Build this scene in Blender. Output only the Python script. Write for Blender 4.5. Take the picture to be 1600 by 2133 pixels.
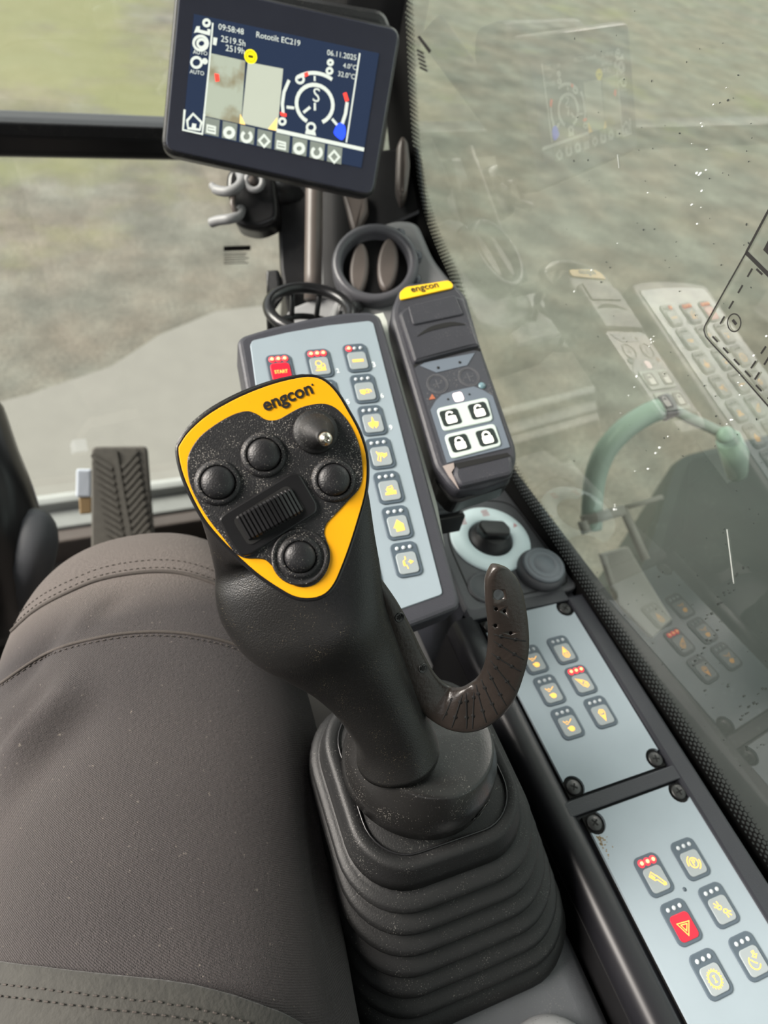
import bpy, bmesh, math, random
from mathutils import Vector, Matrix, Euler
from mathutils.bvhtree import BVHTree
from mathutils.geometry import delaunay_2d_cdt
random.seed(7)
V = Vector
for o in list(bpy.data.objects): bpy.data.objects.remove(o)
S = bpy.context.scene
COL = S.collection

# ------------------------------------------------------------------ camera
FPX = 1480.0
RX = V((0.92563418, 0.15239603, 0.3463767))      # world axes written in camera (right, up, forward)
RY = V((-0.34081847, 0.73350462, 0.58805931))
RZ = V((0.16445101, 0.66237937, -0.73089632))
CAM = V((0, 0, 1.0))
right = V((RX[0], RY[0], RZ[0])); up = V((RX[1], RY[1], RZ[1])); fwd = V((RX[2], RY[2], RZ[2]))
cd = bpy.data.cameras.new('camera'); cam = bpy.data.objects.new('camera', cd); COL.objects.link(cam)
M = Matrix.Identity(4)
for i in range(3):
    M[i][0] = right[i]; M[i][1] = up[i]; M[i][2] = -fwd[i]; M[i][3] = CAM[i]
cam.matrix_world = M
cd.sensor_fit = 'HORIZONTAL'; cd.sensor_width = 36; cd.lens = 36 * FPX / 1600
cd.clip_start = 0.01; cd.clip_end = 300
cd.dof.use_dof = True; cd.dof.focus_distance = 0.37; cd.dof.aperture_fstop = 12.0
S.camera = cam

# ------------------------------------------------------------------ sky and light: bright overcast day
w = bpy.data.worlds.new('overcast_sky'); S.world = w; w.use_nodes = True
nt = w.node_tree; nt.nodes.clear()
wo = nt.nodes.new('ShaderNodeOutputWorld'); bg = nt.nodes.new('ShaderNodeBackground')
tc = nt.nodes.new('ShaderNodeTexCoord'); sx = nt.nodes.new('ShaderNodeSeparateXYZ'); cr = nt.nodes.new('ShaderNodeValToRGB')
nt.links.new(tc.outputs['Generated'], sx.inputs[0]); nt.links.new(sx.outputs['Z'], cr.inputs[0])
cr.color_ramp.elements[0].position = 0.0; cr.color_ramp.elements[0].color = (0.80, 0.84, 0.88, 1)
cr.color_ramp.elements[1].position = 0.8; cr.color_ramp.elements[1].color = (1.0, 1.0, 1.0, 1)
nt.links.new(cr.outputs[0], bg.inputs[0]); bg.inputs[1].default_value = 0.68
nt.links.new(bg.outputs[0], wo.inputs[0])
sun = bpy.data.lights.new('sun_haze', 'SUN'); sun.energy = 5.6; sun.angle = math.radians(35); sun.color = (1.0, 0.93, 0.85)
so = bpy.data.objects.new('sun_haze', sun); COL.objects.link(so)
so.rotation_euler = V((0.85, -0.30, -0.62)).to_track_quat('-Z', 'Y').to_euler()   # low sun behind thin cloud, from the front left
S.view_settings.view_transform = 'Standard'; S.view_settings.look = 'None'
S.view_settings.exposure = 1.1; S.view_settings.gamma = 1.0
S.view_settings.use_curve_mapping = False

# ------------------------------------------------------------------ geometry helpers
def ray(x, y):
    a, b = (x - 800) / FPX, (1066.5 - y) / FPX
    return right * a + up * b + fwd
def P(x, y, z): return CAM + ray(x, y) * z
def on_plane(x, y, p0, n):
    r = ray(x, y); return CAM + r * ((p0 - CAM).dot(n) / r.dot(n))
def onZ(x, y, z): return on_plane(x, y, V((0, 0, z)), V((0, 0, 1)))

class Frame:
    """a flat device's own axes: origin o, ex across, ey up its face, ez out of it"""
    def __init__(s, o, ex, ez):
        s.o = V(o); s.ez = V(ez).normalized(); ex = V(ex); s.ex = (ex - s.ez * ex.dot(s.ez)).normalized(); s.ey = s.ez.cross(s.ex)
    def loc(s, x, y):
        d = on_plane(x, y, s.o, s.ez) - s.o; return (d.dot(s.ex), d.dot(s.ey))
    def locs(s, pts): return [s.loc(*p) for p in pts]
    def pt(s, a, b, c=0): return s.o + s.ex * a + s.ey * b + s.ez * c
    def mat(s, a=0, b=0, c=0, rot=0):
        ex = s.ex * math.cos(rot) + s.ey * math.sin(rot); ey = s.ez.cross(ex); p = s.pt(a, b, c)
        m = Matrix.Identity(4)
        for i in range(3): m[i][0] = ex[i]; m[i][1] = ey[i]; m[i][2] = s.ez[i]; m[i][3] = p[i]
        return m
IDF = Frame((0, 0, 0), (1, 0, 0), (0, 0, 1))

def catmull(pts, n=6, closed=True):
    out = []; N = len(pts); D = len(pts[0])
    for i in range(N if closed else N - 1):
        g = lambda k: pts[k % N] if closed else pts[max(0, min(N - 1, k))]
        p0, p1, p2, p3 = g(i - 1), g(i), g(i + 1), g(i + 2)
        for j in range(n):
            t = j / n
            out.append(tuple(0.5 * ((2 * p1[d]) + (-p0[d] + p2[d]) * t + (2 * p0[d] - 5 * p1[d] + 4 * p2[d] - p3[d]) * t * t + (-p0[d] + 3 * p1[d] - 3 * p2[d] + p3[d]) * t ** 3) for d in range(D)))
    if not closed: out.append(tuple(pts[-1]))
    return out
def ccw(o):
    A = sum(o[i][0] * o[(i + 1) % len(o)][1] - o[(i + 1) % len(o)][0] * o[i][1] for i in range(len(o)))
    return o if A > 0 else o[::-1]
def rrect(w, h, r, n=5, cx=0, cy=0):
    out = []
    for sx_, sy_, a0 in ((1, 1, 0), (-1, 1, 90), (-1, -1, 180), (1, -1, 270)):
        for k in range(n + 1):
            a = math.radians(a0 + 90 * k / n)
            out.append((cx + sx_ * (w / 2 - r) + r * math.cos(a), cy + sy_ * (h / 2 - r) + r * math.sin(a)))
    return out
def rpoly(pts, r, n=4):
    """polygon with rounded corners"""
    pts = ccw(pts); out = []; N = len(pts)
    for i in range(N):
        p = V(pts[i]); a = V(pts[i - 1]) - p; b = V(pts[(i + 1) % N]) - p
        rr = min(r, a.length * .45, b.length * .45); a.normalize(); b.normalize()
        q0 = p + a * rr; q2 = p + b * rr
        for k in range(n + 1):
            t = k / n; out.append(tuple(q0 * (1 - t) ** 2 + p * 2 * t * (1 - t) + q2 * t * t))
    return out
def inset(o, d):
    out = []; N = len(o)
    for i in range(N):
        a = V(o[i - 1]); p = V(o[i]); b = V(o[(i + 1) % N])
        e1 = p - a; e2 = b - p
        if e1.length < 1e-9: e1 = e2.copy()
        if e2.length < 1e-9: e2 = e1.copy()
        if e1.length < 1e-9: out.append(tuple(p)); continue
        n1 = V((-e1.y, e1.x)).normalized(); n2 = V((-e2.y, e2.x)).normalized()
        m = n1 + n2
        if m.length < 1e-4: m = n1
        m.normalize(); k = 1 / max(0.5, m.dot(n1))
        out.append(tuple(p + m * d * k))
    return out
def circ(r, n=24, cx=0, cy=0, ry=None, a0=0, a1=360):
    ry = r if ry is None else ry; full = abs(a1 - a0) >= 360
    return [(cx + r * math.cos(math.radians(a0 + (a1 - a0) * k / (n if full else n - 1))), cy + ry * math.sin(math.radians(a0 + (a1 - a0) * k / (n if full else n - 1)))) for k in range(n)]

class MB:
    def __init__(s): s.v = []; s.f = []; s.sm = []
    def add(s, vs, fs, smooth=False):
        o = len(s.v); s.v += [V(v) for v in vs]; s.f += [tuple(i + o for i in f) for f in fs]; s.sm += [smooth] * len(fs); return s
    def rings(s, rings, cap0=True, cap1=True, smooth=True, closed=True):
        n = len(rings[0]); vs = [p for r in rings for p in r]; fs = []
        for i in range(len(rings) - 1):
            for j in range(n if closed else n - 1):
                k = (j + 1) % n; fs.append((i * n + j, i * n + k, (i + 1) * n + k, (i + 1) * n + j))
        s.add(vs, fs, smooth)
        o = len(s.v) - len(vs)
        if cap0: s.f.append(tuple(o + j for j in range(n))[::-1]); s.sm.append(False)
        if cap1: s.f.append(tuple(o + (len(rings) - 1) * n + j for j in range(n))); s.sm.append(False)
        return s
    def slab(s, F, o, c0, c1, bevel=0.0, nb=2, smooth=False):
        o = ccw(o); R = [[F.pt(a, b, c0) for a, b in o]]
        if bevel > 0:
            for k in range(nb + 1):
                t = math.pi / 2 * k / nb
                R.append([F.pt(a, b, c1 - bevel + bevel * math.sin(t)) for a, b in inset(o, bevel * (1 - math.cos(t)))])
        else: R.append([F.pt(a, b, c1) for a, b in o])
        return s.rings(R, smooth=smooth)
    def lathe(s, F, prof, n=28, cx=0, cy=0, smooth=True, cap0=True, cap1=True):
        return s.rings([[F.pt(cx + r * math.cos(2 * math.pi * k / n), cy + r * math.sin(2 * math.pi * k / n), c) for k in range(n)] for r, c in prof], cap0, cap1, smooth)
    def tube(s, path, r, n=8, cap=True, squash=None, closed=False):
        path = [V(p) for p in path]; N = len(path); R = []; prev = None
        for i, p in enumerate(path):
            if closed: t = path[(i + 1) % N] - path[i - 1]
            else: t = path[min(i + 1, N - 1)] - path[max(i - 1, 0)]
            t.normalize()
            if prev is None:
                a = V((0, 0, 1)) if abs(t.z) < .9 else V((1, 0, 0)); u = t.cross(a).normalized()
            else: u = (prev - t * prev.dot(t)).normalized()
            prev = u; v = t.cross(u); rr = r[i] if isinstance(r, (list, tuple)) else r
            R.append([p + u * rr * math.cos(2 * math.pi * k / n) + v * rr * math.sin(2 * math.pi * k / n) for k in range(n)])
        if closed: R.append(R[0])
        return s.rings(R, cap and not closed, cap and not closed, True)
    def box(s, F, a0, a1, b0, b1, c0, c1, bevel=0.0, r=None):
        o = rrect(a1 - a0, b1 - b0, r, cx=(a0 + a1) / 2, cy=(b0 + b1) / 2) if r else [(a0, b0), (a1, b0), (a1, b1), (a0, b1)]
        return s.slab(F, o, c0, c1, bevel)
    def stroke(s, F, pts, wd, c=0, th=0.0002, closed=False):
        """a flat printed line of width wd"""
        pts = [V(p) for p in pts]; N = len(pts)
        L = []; Rr = []
        for i in range(N):
            t = (pts[(i + 1) % N] - pts[i - 1]) if closed else (pts[min(i + 1, N - 1)] - pts[max(i - 1, 0)])
            if t.length < 1e-9: t = V((1, 0))
            t.normalize(); nn = V((-t.y, t.x)) * wd / 2
            L.append(pts[i] + nn); Rr.append(pts[i] - nn)
        vs = [F.pt(p.x, p.y, c) for p in L] + [F.pt(p.x, p.y, c) for p in Rr] + [F.pt(p.x, p.y, c + th) for p in L] + [F.pt(p.x, p.y, c + th) for p in Rr]
        fs = []
        for i in range(N if closed else N - 1):
            j = (i + 1) % N
            fs += [(2 * N + i, 3 * N + i, 3 * N + j, 2 * N + j), (i, 2 * N + i, 2 * N + j, j), (N + i, N + j, 3 * N + j, 3 * N + i)]
        return s.add(vs, fs)
    def mesh(s, name, T=None):
        me = bpy.data.meshes.new(name)
        vs = [tuple(T @ v) for v in s.v] if T else [tuple(v) for v in s.v]
        me.from_pydata(vs, [], s.f)
        for p, sm in zip(me.polygons, s.sm): p.use_smooth = sm
        me.validate(); me.update()
        bm = bmesh.new(); bm.from_mesh(me); bmesh.ops.recalc_face_normals(bm, faces=bm.faces); bm.to_mesh(me); bm.free()
        return me

WM = {}      # world matrix of every object made
def put(o, M, parent):
    COL.objects.link(o); WM[o] = M.copy()
    if parent is not None:
        o.parent = parent; o.matrix_local = WM[parent].inverted() @ M
    else: o.matrix_world = M
def tag(o, label=None, cat=None, group=None, kind=None):
    if label: o['label'] = label
    if cat: o['category'] = cat
    if group: o['group'] = group
    if kind: o['kind'] = kind
    return o
def thing(name, loc, label, cat, group=None, kind=None):
    o = bpy.data.objects.new(name, None); o.empty_display_size = 0.02
    put(o, Matrix.Translation(V(loc)), None); return tag(o, label, cat, group, kind)
def obj(name, mb, m, parent=None, label=None, origin=None, kind=None):
    """one mesh object from world-space geometry"""
    if origin is None:
        c = V((0, 0, 0))
        for v in mb.v: c += v
        c /= len(mb.v); c.z = min(v.z for v in mb.v) if parent is None else c.z
        origin = c
    T = Matrix.Translation(V(origin))
    me = mb.mesh(name, T.inverted()); me.materials.append(m)
    o = bpy.data.objects.new(name, me); put(o, T, parent)
    return tag(o, label, None, None, kind)
def inst(name, me, M, parent, label=None):
    o = bpy.data.objects.new(name, me); put(o, M, parent); return tag(o, label)

def text_mb(F, txt, p0, p1, c, th=0.0002, bold=0.0, hs=1.0, pix=True):
    """lettering as thin raised print, its baseline running p0 -> p1 on the face"""
    a = V(F.loc(*p0)) if pix else V(p0); b = V(F.loc(*p1)) if pix else V(p1)
    cu = bpy.data.curves.new('lettering', 'FONT'); cu.body = txt; cu.resolution_u = 3
    t = bpy.data.objects.new('lettering', cu); COL.objects.link(t)
    bpy.context.view_layer.update()
    me = bpy.data.meshes.new_from_object(t.evaluated_get(bpy.context.evaluated_depsgraph_get()))
    bpy.data.objects.remove(t); bpy.data.curves.remove(cu)
    x0 = min(v.co.x for v in me.vertices); x1 = max(v.co.x for v in me.vertices)
    d = b - a; k = d.length / (x1 - x0); d.normalize(); n = V((-d.y, d.x))
    mb = MB(); fs = [tuple(p.vertices) for p in me.polygons]
    for e, (ox, oy) in enumerate([(0, 0)] + ([(math.cos(q_) * bold, math.sin(q_) * bold) for q_ in [math.pi * j_ / 4 for j_ in range(8)]] if bold else [])):
        vs = []
        for v in me.vertices:
            q = a + d * ((v.co.x - x0 + ox) * k) + n * ((v.co.y * hs + oy) * k); vs.append(F.pt(q.x, q.y, c + th + e * 2e-6))
        mb.add(vs, fs)
    bpy.data.meshes.remove(me)
    return mb

# ------------------------------------------------------------------ materials
MATS = {}
def mat(name, col, rough=.5, metal=0, var=0.0, vscale=60, bump=0.0, bscale=900, emit=None, estr=1.0, specks=0.0, sth=.84, sscale=900, speckcol=(.45, .42, .38), spec=.5, coat=0, sheen=0, alpha=None):
    m = bpy.data.materials.new(name); m.use_nodes = True; n = m.node_tree.nodes; l = m.node_tree.links
    b = n['Principled BSDF']; b.inputs['Roughness'].default_value = rough; b.inputs['Metallic'].default_value = metal
    b.inputs['Specular IOR Level'].default_value = spec; b.inputs['Coat Weight'].default_value = coat
    b.inputs['Sheen Weight'].default_value = sheen
    t = n.new('ShaderNodeTexCoord')
    no = n.new('ShaderNodeTexNoise'); no.inputs['Scale'].default_value = vscale; no.inputs['Detail'].default_value = 5
    l.new(t.outputs['Object'], no.inputs['Vector'])
    mx = n.new('ShaderNodeMix'); mx.data_type = 'RGBA'
    mx.inputs['A'].default_value = tuple(c * (1 - var) for c in col) + (1,); mx.inputs['B'].default_value = tuple(min(1, c * (1 + var)) for c in col) + (1,)
    l.new(no.outputs['Fac'], mx.inputs['Factor']); out = mx.outputs['Result']
    if specks > 0:
        s2 = n.new('ShaderNodeTexNoise'); s2.inputs['Scale'].default_value = sscale; s2.inputs['Detail'].default_value = 2
        l.new(t.outputs['Object'], s2.inputs['Vector'])
        s3 = n.new('ShaderNodeTexNoise'); s3.inputs['Scale'].default_value = sscale * .06
        l.new(t.outputs['Object'], s3.inputs['Vector'])
        ad = n.new('ShaderNodeMath'); ad.operation = 'MULTIPLY_ADD'; ad.inputs[1].default_value = .35
        l.new(s3.outputs['Fac'], ad.inputs[0]); l.new(s2.outputs['Fac'], ad.inputs[2])
        r = n.new('ShaderNodeMapRange'); r.inputs['From Min'].default_value = sth; r.inputs['From Max'].default_value = sth + .09; r.inputs['To Max'].default_value = specks
        l.new(ad.outputs[0], r.inputs['Value'])
        m2 = n.new('ShaderNodeMix'); m2.data_type = 'RGBA'; m2.inputs['B'].default_value = speckcol + (1,)
        l.new(r.outputs[0], m2.inputs['Factor']); l.new(out, m2.inputs['A']); out = m2.outputs['Result']
    l.new(out, b.inputs['Base Color'])
    if bump > 0:
        nb = n.new('ShaderNodeTexNoise'); nb.inputs['Scale'].default_value = bscale; nb.inputs['Detail'].default_value = 3
        l.new(t.outputs['Object'], nb.inputs['Vector'])
        bu = n.new('ShaderNodeBump'); bu.inputs['Strength'].default_value = bump; bu.inputs['Distance'].default_value = .0006
        l.new(nb.outputs['Fac'], bu.inputs['Height']); l.new(bu.outputs[0], b.inputs['Normal'])
    if emit:
        b.inputs['Emission Color'].default_value = tuple(emit) + (1,); b.inputs['Emission Strength'].default_value = estr
    MATS[name] = m; return m

BLACK = mat('black_textured_plastic', (.010, .010, .0115), .42, bump=.35, bscale=1500, var=.2, specks=.25, sscale=1400)
BLACKD = mat('black_dusty_plastic', (.011, .011, .0125), .5, bump=.4, bscale=1500, var=.25, specks=.75, sth=.80, sscale=1700)
BLACKS = mat('black_smooth_plastic', (.012, .012, .013), .28, var=.2)
GRIP = mat('black_grip_plastic', (.010, .0098, .0096), .34, bump=.3, bscale=1300, var=.2, specks=.2, sscale=1500, speckcol=(.3, .25, .17))
RUBBER = mat('black_rubber', (.009, .0092, .0096), .55, spec=.4, bump=.25, bscale=900, var=.25, specks=.3, sscale=1300, speckcol=(.3, .29, .27))
LEATHER = mat('worn_dark_brown_rubber', (.032, .0255, .022), .3, bump=.3, bscale=500, var=.35, vscale=70)
BEZEL = mat('monitor_bezel_plastic', (.045, .048, .066), .16, coat=.6, var=.1)
YELLOW = mat('yellow_decal', (.9, .42, .004), .38, var=.03, vscale=120, specks=.12, sscale=500, speckcol=(.35, .25, .05))
YELLOWR = mat('yellow_plastic', (.92, .55, .01), .4)
PRINT = mat('black_print', (.012, .011, .01), .5)
SILVER = mat('silver_blue_foil', (.29, .345, .385), .33, var=.06, vscale=30)
SLATE = mat('slate_button_surround', (.075, .1, .125), .42, var=.08, specks=.0)
KEYCAP = mat('grey_key_cap', (.30, .335, .35), .4)
KEYRED = mat('red_key_cap', (.55, .012, .03), .35, emit=(1, .02, .05), estr=.15)
LEDOFF = mat('unlit_lamp', (.5, .54, .57), .25)
LEDRED = mat('lit_red_lamp', (.9, .04, .05), .3, emit=(1, .03, .05), estr=.7)
LEDCORE = mat('lit_lamp_core', (1, .5, .2), .3, emit=(1, .4, .12), estr=1.6)
AMBER = mat('lit_amber_symbol', (.8, .45, .1), .4, emit=(1, .45, .07), estr=.55)
WHITEP = mat('white_print', (.8, .84, .86), .5)
CREAMW = mat('cream_white_plastic', (.55, .57, .52), .45, var=.05)
RING = mat('white_blue_ring', (.62, .74, .76), .4, emit=(.8, 1, 1), estr=.05)
PINKP = mat('faded_red_print', (.55, .3, .31), .5)
GREYP = mat('grey_console_plastic', (.07, .074, .082), .5, bump=.4, bscale=1200, var=.1, specks=.1)
GREYL = mat('mid_grey_plastic', (.24, .24, .245), .45, bump=.2, bscale=900, var=.08)
CONS = mat('dark_console_frame', (.022, .0235, .03), .36, bump=.3, bscale=1500, var=.1)
STEEL = mat('bright_steel', (.55, .52, .45), .25, metal=1, bump=.2, bscale=600)
SCREWM = mat('dark_screw_metal', (.06, .06, .06), .4, metal=.7)
DARKV = mat('black_recess', (.004, .004, .004), .8)
BROWN = mat('warm_grey_trim', (.12, .1, .09), .4, var=.15)
SILLM = mat('grey_sill_rubber', (.3, .31, .3), .5, var=.1)
PEDALM = mat('dusty_pedal_rubber', (.13, .12, .105), .8, var=.3, vscale=90)
ROOFM = mat('dark_headliner', (.05, .05, .052), .8, var=.1)
FLOORM = mat('dark_floor_mat', (.03, .029, .027), .8, var=.3, vscale=30)
TAN = mat('tan_plastic', (.3, .2, .1), .6)
GREENT = mat('green_painted_tube', (.42, .52, .44), .35, var=.08, vscale=20)
DECKM = mat('dark_green_machine_paint', (.014, .02, .016), .55, var=.35, vscale=14, specks=.3, sscale=120, speckcol=(.16, .17, .15))
STONEM = mat('warm_grey_metal', (.36, .335, .29), .5, var=.15, vscale=20)
SEATM = mat('black_seat_fabric', (.02, .02, .022), .9, bump=.5, bscale=500)
SEAM = mat('trouser_stitching', (.05, .042, .037), .9, var=.4, vscale=700)

def fabric():
    m = mat('charcoal_twill_cloth', (.05, .042, .041), .88, sheen=.06); n = m.node_tree.nodes; l = m.node_tree.links; b = n['Principled BSDF']
    t = n.new('ShaderNodeTexCoord')
    wv = n.new('ShaderNodeTexWave'); wv.bands_direction = 'DIAGONAL'; wv.inputs['Scale'].default_value = 480; wv.inputs['Distortion'].default_value = 4.0; wv.inputs['Detail'].default_value = 3; wv.inputs['Detail Scale'].default_value = 3
    l.new(t.outputs['Object'], wv.inputs['Vector'])
    no = n.new('ShaderNodeTexNoise'); no.inputs['Scale'].default_value = 480; no.inputs['Detail'].default_value = 2; l.new(t.outputs['Object'], no.inputs['Vector'])
    ad = n.new('ShaderNodeMath'); ad.operation = 'ADD'; l.new(wv.outputs['Fac'], ad.inputs[0]); l.new(no.outputs['Fac'], ad.inputs[1])
    bu = n.new('ShaderNodeBump'); bu.inputs['Strength'].default_value = .9; bu.inputs['Distance'].default_value = .0008
    l.new(ad.outputs[0], bu.inputs['Height']); l.new(bu.outputs[0], b.inputs['Normal'])
    # dust and wear: more of it on the knee (object y grows towards the knee)
    big = n.new('ShaderNodeTexNoise'); big.inputs['Scale'].default_value = 9; big.inputs['Detail'].default_value = 6; l.new(t.outputs['Object'], big.inputs['Vector'])
    sp = n.new('ShaderNodeSeparateXYZ'); l.new(t.outputs['Object'], sp.inputs[0])
    mr = n.new('ShaderNodeMapRange'); mr.inputs['From Min'].default_value = .285; mr.inputs['From Max'].default_value = .325; mr.inputs['To Min'].default_value = 0.0; mr.inputs['To Max'].default_value = .48
    l.new(sp.outputs['Y'], mr.inputs['Value'])
    mu = n.new('ShaderNodeMath'); mu.operation = 'MULTIPLY_ADD'; mu.inputs[1].default_value = .30; l.new(big.outputs['Fac'], mu.inputs[0]); l.new(mr.outputs[0], mu.inputs[2])
    mx = n.new('ShaderNodeMix'); mx.data_type = 'RGBA'; mx.inputs['A'].default_value = (.0165, .013, .0158, 1); mx.inputs['B'].default_value = (.185, .155, .138, 1)
    l.new(mu.outputs[0], mx.inputs['Factor'])
    fl = n.new('ShaderNodeTexNoise'); fl.inputs['Scale'].default_value = 420; l.new(t.outputs['Object'], fl.inputs['Vector'])
    fr = n.new('ShaderNodeMapRange'); fr.inputs['From Min'].default_value = .70; fr.inputs['From Max'].default_value = .78; fr.inputs['To Max'].default_value = .5; l.new(fl.outputs['Fac'], fr.inputs['Value'])
    m2 = n.new('ShaderNodeMix'); m2.data_type = 'RGBA'; m2.inputs['B'].default_value = (.3, .26, .22, 1); l.new(fr.outputs[0], m2.inputs['Factor']); l.new(mx.outputs['Result'], m2.inputs['A'])
    l.new(m2.outputs['Result'], b.inputs['Base Color'])
    return m
CLOTH = fabric()

def glass(name, tint=(.93, .97, .94), dust=.06, dustcol=(.55, .56, .5), speck=True):
    m = bpy.data.materials.new(name); m.use_nodes = True; n = m.node_tree.nodes; l = m.node_tree.links; n.clear()
    out = n.new('ShaderNodeOutputMaterial'); tr = n.new('ShaderNodeBsdfTransparent'); tr.inputs[0].default_value = tint + (1,)
    gl = n.new('ShaderNodeBsdfGlossy'); gl.inputs['Roughness'].default_value = .0
    ge = n.new('ShaderNodeNewGeometry'); dt = n.new('ShaderNodeVectorMath'); dt.operation = 'DOT_PRODUCT'; l.new(ge.outputs['Incoming'], dt.inputs[0]); l.new(ge.outputs['Normal'], dt.inputs[1])
    ab = n.new('ShaderNodeMath'); ab.operation = 'ABSOLUTE'; l.new(dt.outputs['Value'], ab.inputs[0])
    om = n.new('ShaderNodeMath'); om.operation = 'SUBTRACT'; om.inputs[0].default_value = 1; l.new(ab.outputs[0], om.inputs[1])
    pw = n.new('ShaderNodeMath'); pw.operation = 'POWER'; pw.inputs[1].default_value = 5; l.new(om.outputs[0], pw.inputs[0])
    k = n.new('ShaderNodeMath'); k.operation = 'MULTIPLY_ADD'; k.inputs[1].default_value = .91; k.inputs[2].default_value = .15; k.use_clamp = True; l.new(pw.outputs[0], k.inputs[0])   # both faces of the pane reflect
    m1 = n.new('ShaderNodeMixShader'); l.new(k.outputs[0], m1.inputs[0]); l.new(tr.outputs[0], m1.inputs[1]); l.new(gl.outputs[0], m1.inputs[2])
    df = n.new('ShaderNodeBsdfDiffuse'); df.inputs[0].default_value = dustcol + (1,)
    tl = n.new('ShaderNodeBsdfTranslucent'); tl.inputs[0].default_value = dustcol + (1,)
    md = n.new('ShaderNodeMixShader'); md.inputs[0].default_value = .5; l.new(df.outputs[0], md.inputs[1]); l.new(tl.outputs[0], md.inputs[2])
    t = n.new('ShaderNodeTexCoord'); no = n.new('ShaderNodeTexNoise'); no.inputs['Scale'].default_value = 7; no.inputs['Detail'].default_value = 6; l.new(t.outputs['Object'], no.inputs['Vector'])
    mr = n.new('ShaderNodeMapRange'); mr.inputs['From Min'].default_value = .3; mr.inputs['From Max'].default_value = .75; mr.inputs['To Min'].default_value = dust * .4; mr.inputs['To Max'].default_value = dust * 1.5
    l.new(no.outputs['Fac'], mr.inputs['Value'])
    m2 = n.new('ShaderNodeMixShader'); l.new(mr.outputs[0], m2.inputs[0]); l.new(m1.outputs[0], m2.inputs[1]); l.new(md.outputs[0], m2.inputs[2])
    l.new(m2.outputs[0], out.inputs[0]); return m
GLASSF = glass('front_glass', dust=.05)
GLASSR = glass('dusty_side_glass', tint=(.70, .79, .72), dust=.055)

def ground_mat():
    m = mat('gravel_and_grass', (.2, .19, .16), .95); n = m.node_tree.nodes; l = m.node_tree.links; b = n['Principled BSDF']
    t = n.new('ShaderNodeTexCoord')
    def noise(s, d=8, r=.6):
        x = n.new('ShaderNodeTexNoise'); x.inputs['Scale'].default_value = s; x.inputs['Detail'].default_value = d; x.inputs['Roughness'].default_value = r; l.new(t.outputs['Object'], x.inputs['Vector']); return x.outputs['Fac']
    r1 = n.new('ShaderNodeValToRGB'); l.new(noise(3.2), r1.inputs[0])
    e = r1.color_ramp.elements; e[0].position = .3; e[0].color = (.078, .075, .064, 1); e[1].position = .72; e[1].color = (.178, .172, .152, 1)
    e2 = e.new(.5); e2.color = (.121, .116, .101, 1)
    r2 = n.new('ShaderNodeValToRGB'); l.new(noise(55, 4, .7), r2.inputs[0]); e = r2.color_ramp.elements; e[0].position = .3; e[0].color = (.6, .6, .6, 1); e[1].position = .75; e[1].color = (1.35, 1.35, 1.35, 1)
    mu = n.new('ShaderNodeMix'); mu.data_type = 'RGBA'; mu.blend_type = 'MULTIPLY'; mu.inputs['Factor'].default_value = 1; l.new(r1.outputs[0], mu.inputs['A']); l.new(r2.outputs[0], mu.inputs['B'])
    tn = n.new('ShaderNodeValToRGB'); l.new(noise(1.3, 4), tn.inputs[0]); e = tn.color_ramp.elements; e[0].position = .38; e[0].color = (1.06, .97, .88, 1); e[1].position = .6; e[1].color = (.97, 1.0, .96, 1)
    m3 = n.new('ShaderNodeMix'); m3.data_type = 'RGBA'; m3.blend_type = 'MULTIPLY'; m3.inputs['Factor'].default_value = 1; l.new(mu.outputs['Result'], m3.inputs['A']); l.new(tn.outputs[0], m3.inputs['B']); mu = m3
    # grass grows in patches, denser further ahead of the machine
    sp = n.new('ShaderNodeSeparateXYZ'); l.new(t.outputs['Object'], sp.inputs[0])
    mr = n.new('ShaderNodeMapRange'); mr.inputs['From Min'].default_value = 3.4; mr.inputs['From Max'].default_value = 6.5; mr.inputs['To Min'].default_value = -.14; mr.inputs['To Max'].default_value = .2; l.new(sp.outputs['Y'], mr.inputs['Value'])
    mx_ = n.new('ShaderNodeMapRange'); mx_.inputs['From Min'].default_value = .6; mx_.inputs['From Max'].default_value = 1.8; mx_.inputs['To Min'].default_value = 0; mx_.inputs['To Max'].default_value = -.3; l.new(sp.outputs['X'], mx_.inputs['Value'])
    ad = n.new('ShaderNodeMath'); ad.operation = 'ADD'; l.new(noise(.9, 5), ad.inputs[0]); l.new(mr.outputs[0], ad.inputs[1])
    ad2 = n.new('ShaderNodeMath'); ad2.operation = 'ADD'; l.new(ad.outputs[0], ad2.inputs[0]); l.new(mx_.outputs[0], ad2.inputs[1])
    gm = n.new('ShaderNodeMapRange'); gm.inputs['From Min'].default_value = .46; gm.inputs['From Max'].default_value = .72; gm.inputs['To Max'].default_value = .75; l.new(ad2.outputs[0], gm.inputs['Value'])
    g = n.new('ShaderNodeMix'); g.data_type = 'RGBA'; g.inputs['B'].default_value = (.15, .158, .058, 1); l.new(gm.outputs[0], g.inputs['Factor']); l.new(mu.outputs['Result'], g.inputs['A'])
    l.new(g.outputs['Result'], b.inputs['Base Color'])
    bu = n.new('ShaderNodeBump'); bu.inputs['Strength'].default_value = .25; bu.inputs['Distance'].default_value = .03; l.new(noise(22, 5, .7), bu.inputs['Height']); l.new(bu.outputs[0], b.inputs['Normal'])
    return m
GROUNDM = ground_mat()

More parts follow.
